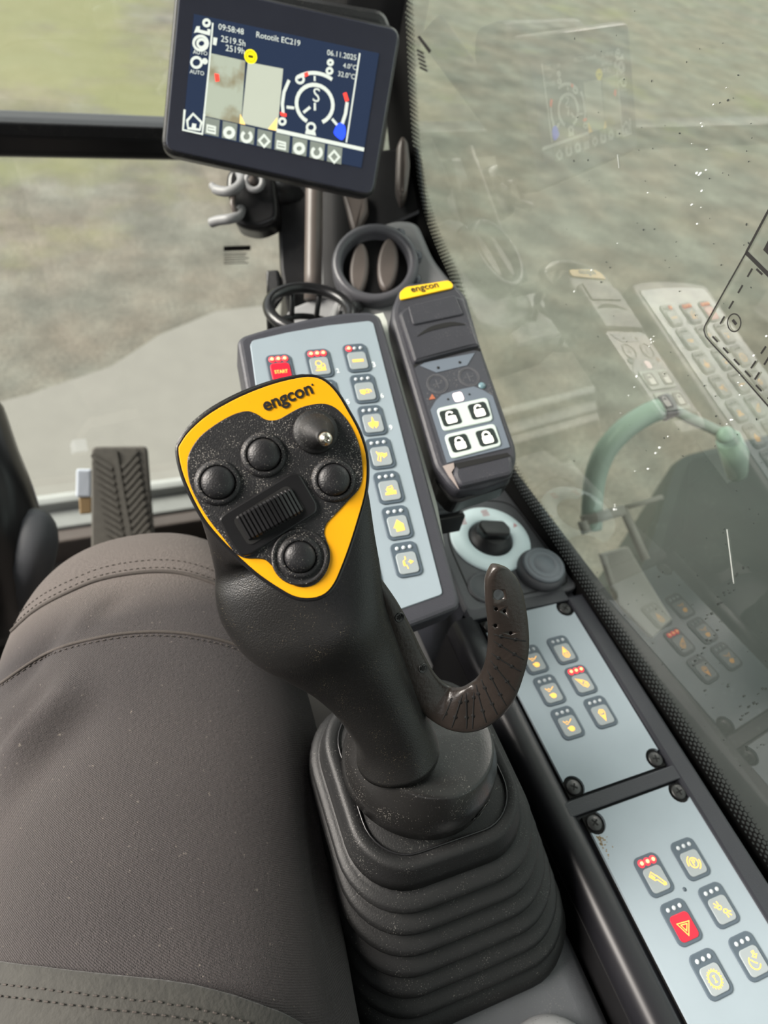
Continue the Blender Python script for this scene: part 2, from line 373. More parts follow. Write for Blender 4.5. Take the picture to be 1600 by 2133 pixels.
# ------------------------------------------------------------------ THE SETTING
def struct(name, mb, m, label=None, parent=None):
    o = obj(name, mb, m, parent, label); o['kind'] = 'structure' if parent is None else o.get('kind', 'structure')
    if parent is not None: del o['kind']
    return o
gmb = MB(); gmb.add([(-40, -40, -1.3), (40, -40, -1.3), (40, 60, -1.3), (-40, 60, -1.3)], [(0, 1, 2, 3)])
g = obj('ground', gmb, GROUNDM, origin=(0, 0, -1.3)); tag(g, 'grey gravel ground with patches of grass outside the windows', 'ground', kind='structure')

pv = [onZ(x, y, -1.3) for x, y in ((-250, 905), (60, 826), (230, 768), (330, 702), (450, 652), (620, 632), (700, 1150), (-250, 1250))]
tag(obj('paving', MB().slab(IDF, [(p.x, p.y) for p in pv], -1.3, -1.285, .004, 1), mat('pale_concrete', (.175, .17, .152), .9, var=.1, vscale=9)), 'pale concrete strip on the ground close to the machine', 'paving', kind='structure')
YF = 0.887                                   # plane of the front window
WN = V((1, .0875, -.01)).normalized(); WP = V((.375, .3, .6))   # plane of the right window
WF = Frame(WP, V((.087, -.995, 0)), -WN)     # ex runs towards the seat, ez into the cab
def wx(y, z): return WP.x - (WN.y * (y - WP.y) + WN.z * (z - WP.z)) / WN.x

struct('floor', MB().box(IDF, -.85, wx(.2, 0) + .03, -.9, YF + .03, -.04, 0), FLOORM, 'dark cab floor below the pedal')
struct('ceiling', MB().box(IDF, -.85, .48, -.95, .95, 1.72, 1.76), ROOFM, 'dark cab roof above the seat')
struct('wall_left', MB().box(IDF, -.88, -.84, -.9, -.1, 0, 1.72).box(IDF, -.88, -.84, -.1, .9, 0, .25).box(IDF, -.88, -.84, -.12, -.04, 0, 1.72).box(IDF, -.88, -.84, .86, .92, 0, 1.72), ROOFM, 'dark left cab side with door posts')  # unseen side, rear quarter closed and front post slimmed to shape the daylight
struct('wall_back', MB().box(IDF, -.85, .45, -.93, -.88, 0, 1.25).box(IDF, -.88, -.6, -.93, -.85, 1.25, 1.72).box(IDF, .2, .46, -.93, -.85, 1.25, 1.72), ROOFM, 'dark rear cab wall below the back window')  # out of view, built up round a small rear opening to cut back light
struct('wall_right', MB().slab(IDF, [(wx(-.9, .3) + .012, -.9), (wx(YF, .3) + .012, YF), (wx(YF, .3) + .05, YF), (wx(-.9, .3) + .05, -.9)], 0, .485), ROOFM, 'dark cab side panel below the right window')
struct('wall_front', MB().box(IDF, -.85, .32, YF - .02, YF + .03, 0, .05), FLOORM, 'dark panel under the front window')
# front sill: dark step with a pale rubber seal
F0 = Frame((0, YF, 0), (1, 0, 0), (0, 0, 1))
struct('trim_1', MB().box(F0, -.85, .32, -.05, .02, .03, .056, .004).box(F0, -.85, .32, -.012, .012, .05, .074, .004), SILLM, 'pale rubber seal along the bottom of the front window')
struct('trim_2', MB().box(F0, -.85, .32, -.075, -.048, .0, .05, .004), BROWN, 'warm grey step edge under the front window')
# cross bar of the front window
zb = on_plane(170, 283, V((0, YF, 0)), V((0, 1, 0))).z
FB = Frame((-.85, YF, zb), (0, 1, 0), (1, 0, 0.0))
bar = struct('trim_3', MB().slab(FB, rrect(.05, .036, .012), 0, 1.17, 0), BLACKS, 'black cross bar between the front windows')
obj('bar_seal', MB().box(Frame((-.85, YF - .026, zb + .012), (1, 0, 0), (0, 0, 1)), 0, 1.15, -.006, .008, 0, .012, .002), BLACK, bar)
w1 = struct('window_1', MB().add([(-.85, YF, .06), (.3, YF, .06), (.3, YF, zb), (-.85, YF, zb)], [(0, 1, 2, 3)]), GLASSF, 'lower front window pane under the cross bar')
w2 = struct('window_2', MB().add([(-.85, YF, zb), (.32, YF, zb), (.32, YF, 1.72), (-.85, YF, 1.72)], [(0, 1, 2, 3)]), GLASSF, 'upper front window pane above the cross bar')
# printed sticker low on the front pane
FW = Frame((0, YF - .0015, 0), (1, 0, 0), (0, -1, 0))
k = MB().slab(FW, FW.locs([(466, 513), (522, 511), (522, 521), (466, 523)]), 0, .0003)
for q in range(5): k.stroke(FW, [FW.loc(466, 529 + q * 5), FW.loc(466 + random.uniform(44, 57), 527.5 + q * 5)], .0012, 0)
obj('sticker_print', k, PRINT, w1, 'small lines of black print on the front glass')

# right window with black frit border that breaks up into a honeycomb
def wloc(p): return WF.loc(*p)
edge_px = [(845, -60), (851, 60), (857, 200), (868, 330), (885, 430), (912, 510), (950, 600), (985, 740), (1025, 880), (1075, 1000), (1140, 1100), (1245, 1262), (1400, 1492), (1564, 1740), (1720, 1975), (1900, 2250)]
edge = catmull([wloc(p) for p in edge_px], 6, False)
a_min = min(p[0] for p in edge)
win = struct('window_3', MB().add([WF.pt(-.62, -.145), WF.pt(1.25, -.145), WF.pt(1.25, 1.12), WF.pt(-.62, 1.12)], [(0, 1, 2, 3)]), GLASSR, 'large dusty right side window beside the console')
# solid band: offset of the edge outwards (away from the clear pane)
N = len(edge); ln = []
for i in range(N):
    t = V(edge[min(i + 1, N - 1)]) - V(edge[max(i - 1, 0)]); t.normalize(); ln.append(V((t.y, -t.x)))
# make sure the normals point into the clear glass
if (V(wloc((1400, 700))) - V(edge[N // 2])).dot(ln[N // 2]) < 0: ln = [-q for q in ln]
inner = [V(e) - q * .002 for e, q in zip(edge, ln)]; outer = [V(e) - q * .055 for e, q in zip(edge, ln)]
mbf = MB(); vs = [WF.pt(p.x, p.y, .0012) for p in inner] + [WF.pt(p.x, p.y, .0012) for p in outer]
mbf.add(vs, [(i, i + 1, N + i + 1, N + i) for i in range(N - 1)])
FRIT = mat('black_ceramic_frit', (.004, .004, .004), .85, spec=.15)
obj('frit_band', mbf, FRIT, win, 'black painted border of the side window')
hx = MB(); acc = 0; pitch = .0042
L = [0]
for i in range(N - 1): L.append(L[-1] + (V(edge[i + 1]) - V(edge[i])).length)
def along(s_):
    for i in range(N - 1):
        if L[i + 1] >= s_: break
    t = (s_ - L[i]) / (L[i + 1] - L[i]); return V(edge[i]).lerp(V(edge[i + 1]), t), ln[i].lerp(ln[i + 1], t).normalized()
for row in range(5):
    m_ = int(L[-1] / pitch)
    for k in range(m_):
        s_ = (k + (.5 if row % 2 else 0)) * pitch
        if s_ >= L[-1]: continue
        p, q = along(s_); tt = V((-q.y, q.x)); c0 = p + q * (row * pitch * .866 - .001)
        ro = pitch / math.sqrt(3) * 1.02; ri = ro * (.42 + .115 * row)
        vs = []; 
        for rr in (ro, ri):
            for h in range(6):
                a = math.radians(60 * h); d = c0 + q * rr * math.cos(a) + tt * rr * math.sin(a); vs.append(WF.pt(d.x, d.y, .0014))
        if row == 4:      # loose net ends
            hx.add(vs, [(h, (h + 1) % 6, 6 + (h + 1) % 6, 6 + h) for h in (1, 2, 3, 4)])
        else: hx.add(vs, [(h, (h + 1) % 6, 6 + (h + 1) % 6, 6 + h) for h in range(6)])
obj('frit_honeycomb', hx, FRIT, win, 'honeycomb dots fading out of the black window border', kind='stuff')

# load chart decal, printed on the side glass
dk = MB(); c_ = .0008
def wl(pts, wd, closed=False): dk.stroke(WF, [wloc(p) for p in pts], wd, c_, .0002, closed)
Z5 = lambda x, y: (1440 + x * .2157, 420 + y * .2157)
wl([Z5(900, -170), Z5(742, 110), Z5(540, 490)], .0015)
wl([Z5(540, 490), Z5(330, 860), Z5(180, 1130), Z5(140, 1200), Z5(132, 1240), Z5(150, 1300), Z5(200, 1360), Z5(480, 1660), Z5(742, 1960), Z5(1000, 2250)], .0010)
wl([Z5(540, 490), Z5(742, 690), Z5(900, 850)], .0024)
def dash(a, b, on=.0055, off=.0055, wd=.0012):
    a = V(wloc(a)); b = V(wloc(b)); d = b - a; n_ = int(d.length / (on + off)); d.normalize()
    for i in range(n_ + 1):
        p = a + d * i * (on + off); q = p + d * on
        dk.stroke(WF, [p, q], wd, c_)
dash(Z5(600, 645), Z5(250, 1245)); dash(Z5(215, 1300), Z5(560, 1665)); dash(Z5(640, 650), Z5(900, 890)); dash(Z5(732, 1395), Z5(585, 1610)); dash(Z5(760, 1500), Z5(625, 1715)); dash(Z5(635, 1770), Z5(900, 2050))
dk.stroke(WF, [wloc(Z5(425 + 64 * math.cos(a), 1168 + 86 * math.sin(a))) for a in [math.radians(15 * i) for i in range(24)]], .0008, c_, .0002, True)
dk.slab(WF, [wloc(Z5(*p)) for p in ((400, 1150), (420, 1130), (455, 1175), (435, 1195))], c_, c_ + .0002)
dk.slab(WF, [wloc(Z5(*p)) for p in ((705, 465), (760, 360), (900, 520), (860, 620))], c_, c_ + .0002)
obj('chart_decal', dk, PRINT, win, 'black outlined and dashed chart printed on the glass')
dk = MB(); dk.slab(WF, [wloc(p) for p in ((871, 77), (876, 74), (900, 105), (896, 112))], c_, c_ + .0002)
for q in range(5): dk.stroke(WF, [wloc((870 + q * 1.5, 104 + q * 9)), wloc((884 + q * 2, 112 + q * 9))], .0018, c_)
obj('glass_marking', dk, PRINT, win, 'small dark marking printed on the glass beside the pillar')
# dried drops and scratches on the glass
dr = MB(); dd = MB()
def blob(mb, p, r, asp, ang, z=.0006):
    o = []
    for h in range(8):
        a = h * math.pi / 4; x, y = r * math.cos(a), r * asp * math.sin(a)
        o.append((p[0] + x * math.cos(ang) - y * math.sin(ang), p[1] + x * math.sin(ang) + y * math.cos(ang)))
    mb.slab(WF, o, z, z + .0002)
streak = [(1545, 150, 1180, 640), (1480, 255, 1440, 540), (1365, 690, 1300, 860), (1390, 905, 1245, 1110), (1590, 700, 1500, 920)]
for x0, y0, x1, y1 in streak:
    for i in range(9):
        t = random.random() ** 1.2; blob(dr, wloc((x0 + (x1 - x0) * t + random.gauss(0, 6), y0 + (y1 - y0) * t + random.gauss(0, 6))), random.uniform(.0004, .0011), random.uniform(.35, .8), random.uniform(.6, 1.4))
for i in range(520):
    x = random.uniform(1180, 1640); y = random.uniform(20, 1750)
    if random.random() > (.25 + .75 * max(0, (y - 900) / 850)): continue
    blob(dd, wloc((x, y)), random.uniform(.0003, .0009), random.uniform(.3, .9), random.uniform(0, 3))
for cl in ((1470, 1290), (1500, 1240), (1540, 1500), (1440, 1380)):
    for i in range(9): blob(dd, wloc((cl[0] + i * 7 + random.gauss(0, 3), cl[1] - i * 8 + random.gauss(0, 4))), random.uniform(.0006, .0012), .6, random.uniform(0, 3))
DROP = mat('clear_dried_drop', (.85, .88, .88), .15); DIRT = mat('dark_dirt_speck', (.025, .03, .027), .7)
obj('water_drops', dr, DROP, win, 'pale drops on the side window', kind='stuff')
obj('dirt_specks', dd, DIRT, win, 'dark dirt specks on the side window', kind='stuff')
sc = MB(); sc.stroke(WF, [wloc((1516, 1102)), wloc((1522, 1150)), wloc((1530, 1215))], .0008, .0006); sc.stroke(WF, [wloc((1288, 322)), wloc((1291, 350))], .0006, .0006)
obj('scratch', sc, mat('pale_scratch', (.4, .42, .4), .6), win, 'pale scratch down the side window')

# right front pillar
pil = MB()
pil.slab(IDF, rpoly([(.270, .90), (.266, .83), (.285, .80), (.318, .775), (.339, .765), (.332, .90)], .006), 0, 1.72)
pillar = struct('trim_4', pil, BLACKS, 'black front right cab pillar behind the monitor')
def vstrip(name, px, z, z0, z1, wd, m, lab):
    p = P(px[0], px[1], z); q = P(px[2], px[3], z)
    d = (q - p).normalized(); a = p - d * z0; b = q + d * z1
    return obj(name, MB().tube([a.lerp(b, i / 6) for i in range(7)], wd, 10), m, pillar, lab)
vstrip('edge_strip', (655, 372, 652, 585), .735, .03, .02, .009, BROWN, 'warm grey rounded strip down the pillar trim')
pmb = MB(); FP = Frame(P(620, 480, .77), right, (-fwd * .9 - V((0, .2, 0))))
pmb.slab(FP, rpoly(FP.locs([(572, 330), (648, 330), (650, 660), (600, 660), (583, 560)]), .006), -.03, 0, .004)
obj('trim_panel', pmb, BLACK, pillar, 'dark grey panel down the pillar')
pmb = MB(); FP2 = Frame(P(730, 480, .765), right, (-fwd * .9 + V((-.2, 0, 0))))
pmb.slab(FP2, rpoly(FP2.locs([(660, 330), (870, 300), (885, 440), (820, 470), (735, 560), (700, 640), (668, 640)]), .006), -.03, 0, .004)
obj('trim_panel', pmb, BLACKS, pillar, 'black panel of the pillar foot')
pmb = MB(); FP3 = Frame(P(838, 345, .72), right, -fwd)
pmb.slab(FP3, rpoly(FP3.locs([(826, 300), (838, 278), (850, 290), (855, 340), (848, 395), (836, 412), (824, 380)]), .006), -.03, 0, .005, 3, True)
obj('oval_highlight', pmb, BROWN, pillar, 'warm grey oval in place of the highlight on the black pillar')  # raised brown oval gives the black pillar's elongated highlight its colour and shape
pmb = MB(); FP4 = Frame(P(760, 440, .75), right, -fwd)
pmb.slab(FP4, rpoly(FP4.locs([(712, 395), (765, 400), (768, 440), (740, 490), (730, 470)]), .004), -.02, 0, .004)
obj('trim_panel', pmb, BROWN, pillar, 'worn grey bracket under the monitor')

# ------------------------------------------------------------------ OUTSIDE THE RIGHT WINDOW: the machine's own deck and handrail
deck = MB().slab(IDF, rpoly([(.62, -1.2), (2.4, -1.2), (2.4, .97), (1.28, .88), (1.01, .63), (.81, .47), (.62, .36)], .05), -.75, -.05, .03)
tag(obj('machine_deck', deck, DECKM), 'dark green machine deck outside the right window', 'deck')
zr = .92
hr = thing('grab_rail', P(1240, 1040, zr), 'pale green curved grab rail outside the right window', 'rail')
path = catmull([tuple(P(x, y, z)) for x, y, z in ((1232, 1100, .97), (1237, 1010, .95), (1258, 945, .93), (1300, 895, .92), (1350, 862, .92), (1392, 846, .92))], 6, False)
obj('tube', MB().tube(path, .0145, 14), GREENT, hr)
obj('collar', MB().tube([P(1376, 853, .92), P(1398, 843, .92)], .0165, 14), BLACK, hr, 'black end sleeve')
hp = catmull([tuple(P(x, y, z)) for x, y, z in ((1395, 848, .92), (1430, 868, .92), (1470, 886, .92), (1510, 905, .92))], 18, False)
obj('ribbed_hose', MB().tube(hp, [.0075 if i % 2 else .0058 for i in range(len(hp))], 10), CREAMW, hr, 'cream corrugated hose')
obj('bolt', MB().lathe(Frame(P(1515, 905, .91), right, -fwd), [(.011, -.01), (.011, .0), (.007, .003), (.002, .003)], 12), GREENT, hr, 'pale green hexagonal bolt')
obj('bracket', MB().tube([P(1518, 915, .93), P(1530, 945, .95), P(1535, 985, 1.0)], [.016, .018, .014], 10), GREENT, hr)
br = thing('step_bracket', P(1280, 1120, .95), 'warm grey angled metal bracket below the grab rail outside', 'bracket')
for pts, wd in (([(1213, 1085), (1300, 1062)], .009), ([(1298, 1060), (1345, 1165)], .008), ([(1213, 1085), (1222, 1110)], .009), ([(1255, 1155), (1280, 1230)], .005), ([(1300, 1058), (1380, 1035)], .004)):
    obj('bar', MB().tube([P(x, y, .95) for x, y in pts], wd, 4), STONEM, br)
FBk = Frame(P(1300, 1170, 1.0), right, -fwd)
obj('plate', MB().slab(FBk, FBk.locs([(1255, 1155), (1310, 1140), (1345, 1200), (1400, 1290), (1360, 1330), (1290, 1260)]), -.02, 0, .002), STONEM, br)

# ------------------------------------------------------------------ CONSOLE with the two key panels
ZC = .51
con = thing('side_console', (.315, .1, ZC - .12), 'dark plastic side console running along the right window', 'console')
obj('body', MB().box(IDF, .262, .372, -.30, .41, ZC - .11, ZC - .004, 0), CONS, con)
def rail(pts, c1=ZC + .0035, bv=.0025): return MB().slab(IDF, pts, ZC - .03, c1, bv)
obj('frame_rail', rail([(.3615, -.30), (.381, -.30), (.3765, .262), (.3595, .262)]), CONS, con)
lr = MB(); prof = []
path = [(V((.2585, -.30 + .047 * i, ZC - .012))) for i in range(13)]
R_ = []
for p in path:
    R_.append([p + V((.0125 * math.copysign(abs(math.cos(a)) ** .7, math.cos(a)), 0, .0155 * math.copysign(abs(math.sin(a)) ** .7, math.sin(a)))) for a in [2 * math.pi * k / 20 for k in range(20)]])
lr.rings(R_); obj('rounded_edge', lr, mat('satin_edge_plastic', (.009, .009, .0115), .42), con, 'glossy black rounded console edge')
obj('skirt', MB().slab(IDF, [(.2455, -.30), (.262, -.30), (.262, .264), (.2455, .264)], ZC - .2, ZC - .018), BLACKS, con)
obj('cross_rail', rail([(.262, .0915), (.3625, .0915), (.3625, .102), (.262, .102)], ZC + .0031, .0008), CONS, con)
obj('cross_rail', rail([(.262, .2605), (.3605, .2585), (.3605, .272), (.262, .272)], ZC + .0029, .0008), CONS, con)
# knob plate further forward
kp = MB().slab(IDF, rpoly([(.262, .268), (.3765, .268), (.369, .345), (.3605, .43), (.285, .43), (.268, .345)], .008), ZC - .03, ZC + .003, .002)
obj('knob_plate', kp, GREYP, con, 'dark grey plate carrying the rotary switch')
kp = MB().stroke(IDF, rpoly([(.2725, .274), (.371, .274), (.3695, .30), (.362, .378), (.30, .395), (.277, .345)], .016), .0012, ZC + .003, .0003, True)
obj('plate_groove', kp, DARKV, con)
def screw_mb():
    m = MB(); m.lathe(IDF, [(.0058, 0), (.0058, .0011), (.0048, .0018), (.0001, .0019)], 18); return m
SCREW = screw_mb().mesh('screw'); SCREW.materials.append(SCREWM)
cs = MB(); cs.box(IDF, -.0028, .0028, -.0006, .0006, .0017, .00205).box(IDF, -.0006, .0006, -.0028, .0028, .0017, .00205)
CROSS = cs.mesh('cross_slot'); CROSS.materials.append(DARKV)
def add_screw(M, parent, sub=True):
    s_ = inst('screw', SCREW, M, parent)
    if sub: inst('cross_slot', CROSS, M, s_)
add_screw(Matrix.Translation((.3385, .3985, ZC + .0028)), con)

# ------------------------------------------------------------------ keys
BW, BH = .0200, .0262
kb = MB().slab(IDF, rrect(BW, BH, .0046), -.0004, .0010, .0006)
KEY_BASE = kb.mesh('key_surround'); KEY_BASE.materials.append(SLATE)
kc = MB().slab(IDF, rrect(.0150, .0158, .0030, cx=0, cy=-.0030), .0008, .0017, .0005)
def capmesh(n, m):
    me = kc.mesh(n); me.materials.append(m); return me
CAP = capmesh('key_cap', KEYCAP); CAPR = capmesh('key_cap_red', KEYRED)
ld = MB().lathe(IDF, [(.00150, .0008), (.00150, .0013), (.0010, .0018), (.0001, .0020)], 12)
LEDO = ld.mesh('lamp'); LEDO.materials.append(LEDOFF)
ld = MB().lathe(IDF, [(.0026, .0008), (.0026, .0013), (.0018, .0019), (.0001, .0021)], 16)
LEDR = ld.mesh('lamp_lit'); LEDR.materials.append(LEDRED)
ld = MB().lathe(IDF, [(.0013, .0019), (.0011, .0024), (.0001, .0026)], 12)
LEDC = ld.mesh('lamp_core'); LEDC.materials.append(LEDCORE)
u = .0052
def icon(strokes, fills=(), wd=.00072):
    m = MB(); F = Frame((0, -.0030, 0), (1, 0, 0), (0, 0, 1))
    for s_ in strokes:
        pts, cl = (s_[0], True) if isinstance(s_[0], (list, tuple)) and s_[-1] == 'c' else (s_, False)
        m.stroke(F, [(x * u, y * u) for x, y in pts], wd, .0017, .00015, cl)
    for f_ in fills: m.slab(F, [(x * u, y * u) for x, y in f_], .0017, .00185)
    return m
def C(r, cx=0, cy=0, n=18, ry=None): return [circ(r, n, cx, cy, ry), 'c']
def arc(r, a0, a1, cx=0, cy=0, n=12): return circ(r, n, cx, cy, None, a0, a1)
gear = []
for i in range(16):
    a = 2 * math.pi * i / 16
    for da, rr in ((-.13, .8), (-.09, 1.0), (.09, 1.0), (.13, .8)): gear.append((rr * math.cos(a + da), rr * math.sin(a + da)))
ICONS = {
 'brush': icon([[[(-.9, .55), (-.35, .95), (.0, .45), (.2, .3), (.75, -.55), (.95, -.75), (.9, -.95), (.6, -.95), (.0, -.1), (-.35, -.1)], 'c'], [(-.75, .5), (-.35, 0)], [(-.55, .65), (-.2, .15)]], [circ(.12, 8, .7, -.75)]),
 'park': icon([C(.62), arc(.95, 110, 190), arc(.95, -70, 10), [(-.15, -.38), (-.15, .36), (.1, .36), (.24, .2), (.1, .02), (-.15, .02)]]),
 'lamps': icon([C(.30, -.28, .30, 14, .22), C(.30, .28, -.30, 14, .22), [(-.5, .62), (-.8, .95)], [(-.2, .65), (-.25, 1.05)], [(-.62, .4), (-1.0, .55)], [(.5, -.62), (.8, -.95)], [(.2, -.65), (.25, -1.05)], [(.62, -.4), (1.0, -.55)]]),
 'hazard': icon([[[(-.85, .55), (.95, .35), (-.1, -1.0)], 'c'], [[(-.42, .28), (.5, .18), (-.06, -.5)], 'c']], wd=.001),
 'gear': icon([C(.82, 0, 0, 28)] + [[(.88 * math.cos(a), .88 * math.sin(a)), (1.06 * math.cos(a), 1.06 * math.sin(a))] for a in [math.pi * i / 9 for i in range(18)]] + [[(-.2, .32), (.2, .32)], [(0, .32), (0, -.32)], [(-.2, -.32), (.2, -.32)]], wd=.0007),
 'dial': icon([arc(.75, 120, 330, -.05, -.15, 16), [(-.05, -.15), (-.42, .28)], [(-.05, -.15), (.28, -.35)], [[(.3, .95), (.65, .95), (.55, .55), (.9, .55), (.45, .2), (.05, .5), (.35, .55)], 'c']]),
 'light1': icon([[[(.15, 1.0), (-.5, -.35), (-.3, -.85), (.2, -1.0), (.6, -.7), (.6, -.2)], 'c'], C(.22, .08, -.5)], [[(.12, .8), (-.3, -.1), (.4, -.05)]]),
 'light2': icon([[[(-1.0, 1.0), (.2, .35), (.7, -.1), (.75, -.6), (.3, -.85), (-.2, -.5)], 'c'], C(.24, .3, -.3)], [[(-.8, .85), (.0, .35), (-.15, -.05)]]),
 'light3': icon([[[(.0, -1.0), (-.4, .1), (-.5, .5), (-.1, .85), (.4, .7), (.5, .3), (.35, -.1)], 'c'], C(.2, 0, .42, 12, .14)], [[(0, -.95), (-.35, .0), (.32, -.1)]]),
 'beacon': icon([[(-.75, .9), (-.5, .55), (-.2, .75), (.1, .45), (.4, .7), (.7, .9)], [(-.5, .35), (-.1, .3)]], [circ(.5, 12, .05, -.5, .42), [(-.6, -.3), (-.35, -.1), (-.3, -.6)]], .0006),
 'engine': icon([C(.45, -.15, .45), [(-.5, -.1), (.2, -.1), (.35, .35), (.6, .35), (.75, -.1), (.5, -.35), (-.6, -.35)], [(-.8, -.75), (.8, -.75)]], [[(.15, -.25), (.75, -.25), (.75, -.85), (-.6, -.85), (-.6, -.65), (.15, -.6)]]),
 'bars': icon([[(-.85, .1), (.85, .1)], [(-.85, -.2), (.85, -.2)], [(-.8, .1), (-.8, -.2)], [(-.4, .1), (-.4, -.2)], [(0, .1), (0, -.2)], [(.4, .1), (.4, -.2)], [(.8, .1), (.8, -.2)]], [], .0007),
 'machine': icon([C(.25, .2, -.05), [(.2, .3), (.75, .15), (.9, -.2)], [(-.2, -.3), (.6, -.3)]], [[(-.85, .25), (-.1, .3), (.0, -.25), (-.3, -.6), (-.8, -.3)]]),
 'claw': icon([[(0, 1.0), (0, .1)], C(.25, 0, -.25)], [[(-.8, .1), (-.2, .25), (.2, .25), (.8, .1), (.65, -.5), (.2, -.9), (.1, -.5), (-.1, -.5), (-.2, -.9), (-.65, -.5)], [(-.2, .2), (-.1, .8), (.1, .8), (.2, .2)]]),
 'grab': icon([[(-.6, .8), (-.4, .1), (-.7, -.6), (-.3, -.8), (-.1, .0), (-.3, .6)], C(.2, .05, .25)], [[(.1, .55), (.6, .3), (.9, .45), (.85, .0), (.3, -.35), (.1, .0)]]),
 'truck': icon([[(-.4, .1), (-.25, .5), (.45, .65), (.5, .1)], [(-.8, -.6), (.85, -.6)]], [[(-.55, .25), (.4, .35), (.45, -.05), (.9, -.1), (.85, -.55), (-.75, -.6), (-.75, -.3), (-.4, -.25)]]),
 'house': icon([], [[(-.05, .95), (.75, .2), (.75, -.75), (-.45, -.85), (-.5, -.3), (-.8, -.25)]]),
 'travel': icon([[(-.2, .95), (-.15, .55), (-.55, .3), (-.55, -.3), (-.2, -.35), (-.1, -.85)], [(.1, .1), (.5, .1)]], [[(.35, .4), (.9, .05), (.35, -.25)], [(-.65, .2), (-.35, .2), (-.35, -.4), (-.65, -.4)]]),
 'dots': icon([[(-.8, .35), (.8, .35)]], [circ(.35, 10, .1, -.4)]),
}
ICONM = {}
for kn, mb in ICONS.items():
    me = mb.mesh('key_symbol'); me.materials.append(AMBER); ICONM[kn] = me
START_ME = text_mb(IDF, 'START', (-.0050, -.0045), (.0050, -.0045), .0017, .0002, .02, 1.2, False).mesh('key_lettering'); START_ME.materials.append(AMBER)
def key(F, a, b, c, ic, parent, lit=(0, 0, 0), red=False, rot=0, label=None):
    M_ = F.mat(a, b, c, rot)
    base = inst('key', KEY_BASE, M_, parent, label)
    inst('key_cap', CAPR if red else CAP, M_, base, 'red key cap' if red else None)
    if ic == 'START': inst('key_symbol', START_ME, M_, base)
    elif ic: inst('key_symbol', ICONM[ic], M_, base)
    for i in range(3):
        T_ = M_ @ Matrix.Translation(((i - 1) * .0049, .0086, 0))
        if lit[i]:
            inst('lamp', LEDR, T_, base, 'lit red lamp'); inst('lamp_core', LEDC, T_, base)
        else: inst('lamp', LEDO, T_, base)

def key_panel(name, x0, x1, y0, y1, label, screws, keys, group):
    t = thing(name, ((x0 + x1) / 2, (y0 + y1) / 2, ZC), label, 'keypad', group)
    g_ = .0012; x0 += g_; x1 -= g_; y0 += g_; y1 -= g_
    # plate with rounded notches round the screws, counter clockwise
    o = []; cor = [V((x1, y0)), V((x1, y1)), V((x0, y1)), V((x0, y0))]
    for i in range(4):
        p = cor[i]; d1 = (p - cor[i - 1]).normalized(); d2 = (cor[(i + 1) % 4] - p).normalized()
        if screws[i]:
            c = p - d1 * .0062 + d2 * .0062
            for q in range(11):
                a = math.radians(-49 + 188 * q / 10); o.append(tuple(c + (-d1 * math.cos(a) + d2 * math.sin(a)) * .0082))
        else: o.append(tuple(p))
    obj('face_plate', MB().slab(IDF, o, ZC - .003, ZC + .0018), SILVER, t)
    obj('backing', MB().box(IDF, x0, x1, y0, y1, ZC - .0035, ZC - .0005), DARKV, t)
    for has, cx, cy in zip(screws, (x1, x1, x0, x0), (y0, y1, y1, y0)):
        if has:
            sx_ = 1 if cx == x1 else -1; sy_ = 1 if cy == y1 else -1
            c = (cx - sx_ * .0062, cy - sy_ * .0062)
            m_ = Matrix.Translation((c[0], c[1], ZC + .0002)) @ Matrix.Rotation(random.uniform(0, 1.5), 4, 'Z'); add_screw(m_, t)
    FC = Frame((0, 0, ZC), (1, 0, 0), (0, 0, 1))
    for (x, y, ic, lit, red, lab) in keys: key(FC, x, y, .0018, ic, t, lit, red, 0, lab)
    return t
R3 = (1, 1, 1); N3 = (0, 0, 0)
pa = key_panel('keypad', .2695, .3597, .1030, .2595, 'silver keypad beside the rotary switch, one key with lit red lamps', (1, 1, 1, 1), [
    (.2975, .2130, 'beacon', N3, False, None), (.3275, .2147, 'light1', N3, False, None),
    (.2975, .1845, 'beacon', N3, False, None), (.3283, .1853, 'light2', R3, False, 'key with three lit red lamps'),
    (.2978, .1557, 'beacon', N3, False, None), (.3292, .1563, 'light3', N3, False, None)], 'silver key panels on the side console')
pb = key_panel('keypad', .2712, .3622, -.075, .0910, 'silver keypad with a red hazard key, at the bottom right', (0, 1, 1, 0), [
    (.3004, .0408, 'brush', R3, False, 'key with three lit red lamps'), (.3330, .0412, 'park', N3, False, None),
    (.3015, .0104, 'hazard', N3, True, 'red hazard warning key'), (.3340, .0104, 'lamps', N3, False, None),
    (.3024, -.0206, 'gear', N3, False, None), (.3350, -.0212, 'dial', N3, False, None)], 'silver key panels on the side console')
obj('sensor_dot', MB().lathe(Frame((.3165, .0262, ZC), (1, 0, 0), (0, 0, 1)), [(.0014, .001), (.0014, .0021), (.0001, .0022)], 12), SLATE, pb)
SM = mat('brown_rust_stain', (.23, .16, .07), .7, var=.6, vscale=600)
st = MB()
for i in range(46):
    x = .2745 + abs(random.gauss(0, .003)); y = .0755 - abs(random.gauss(0, .007))
    st.slab(IDF, circ(random.uniform(.0002, .0008), 6, x, y, random.uniform(.0002, .0007)), ZC + .0017, ZC + .0019)
obj('rust_stain', st, SM, pb, 'brown stain beside the screw', kind='stuff')

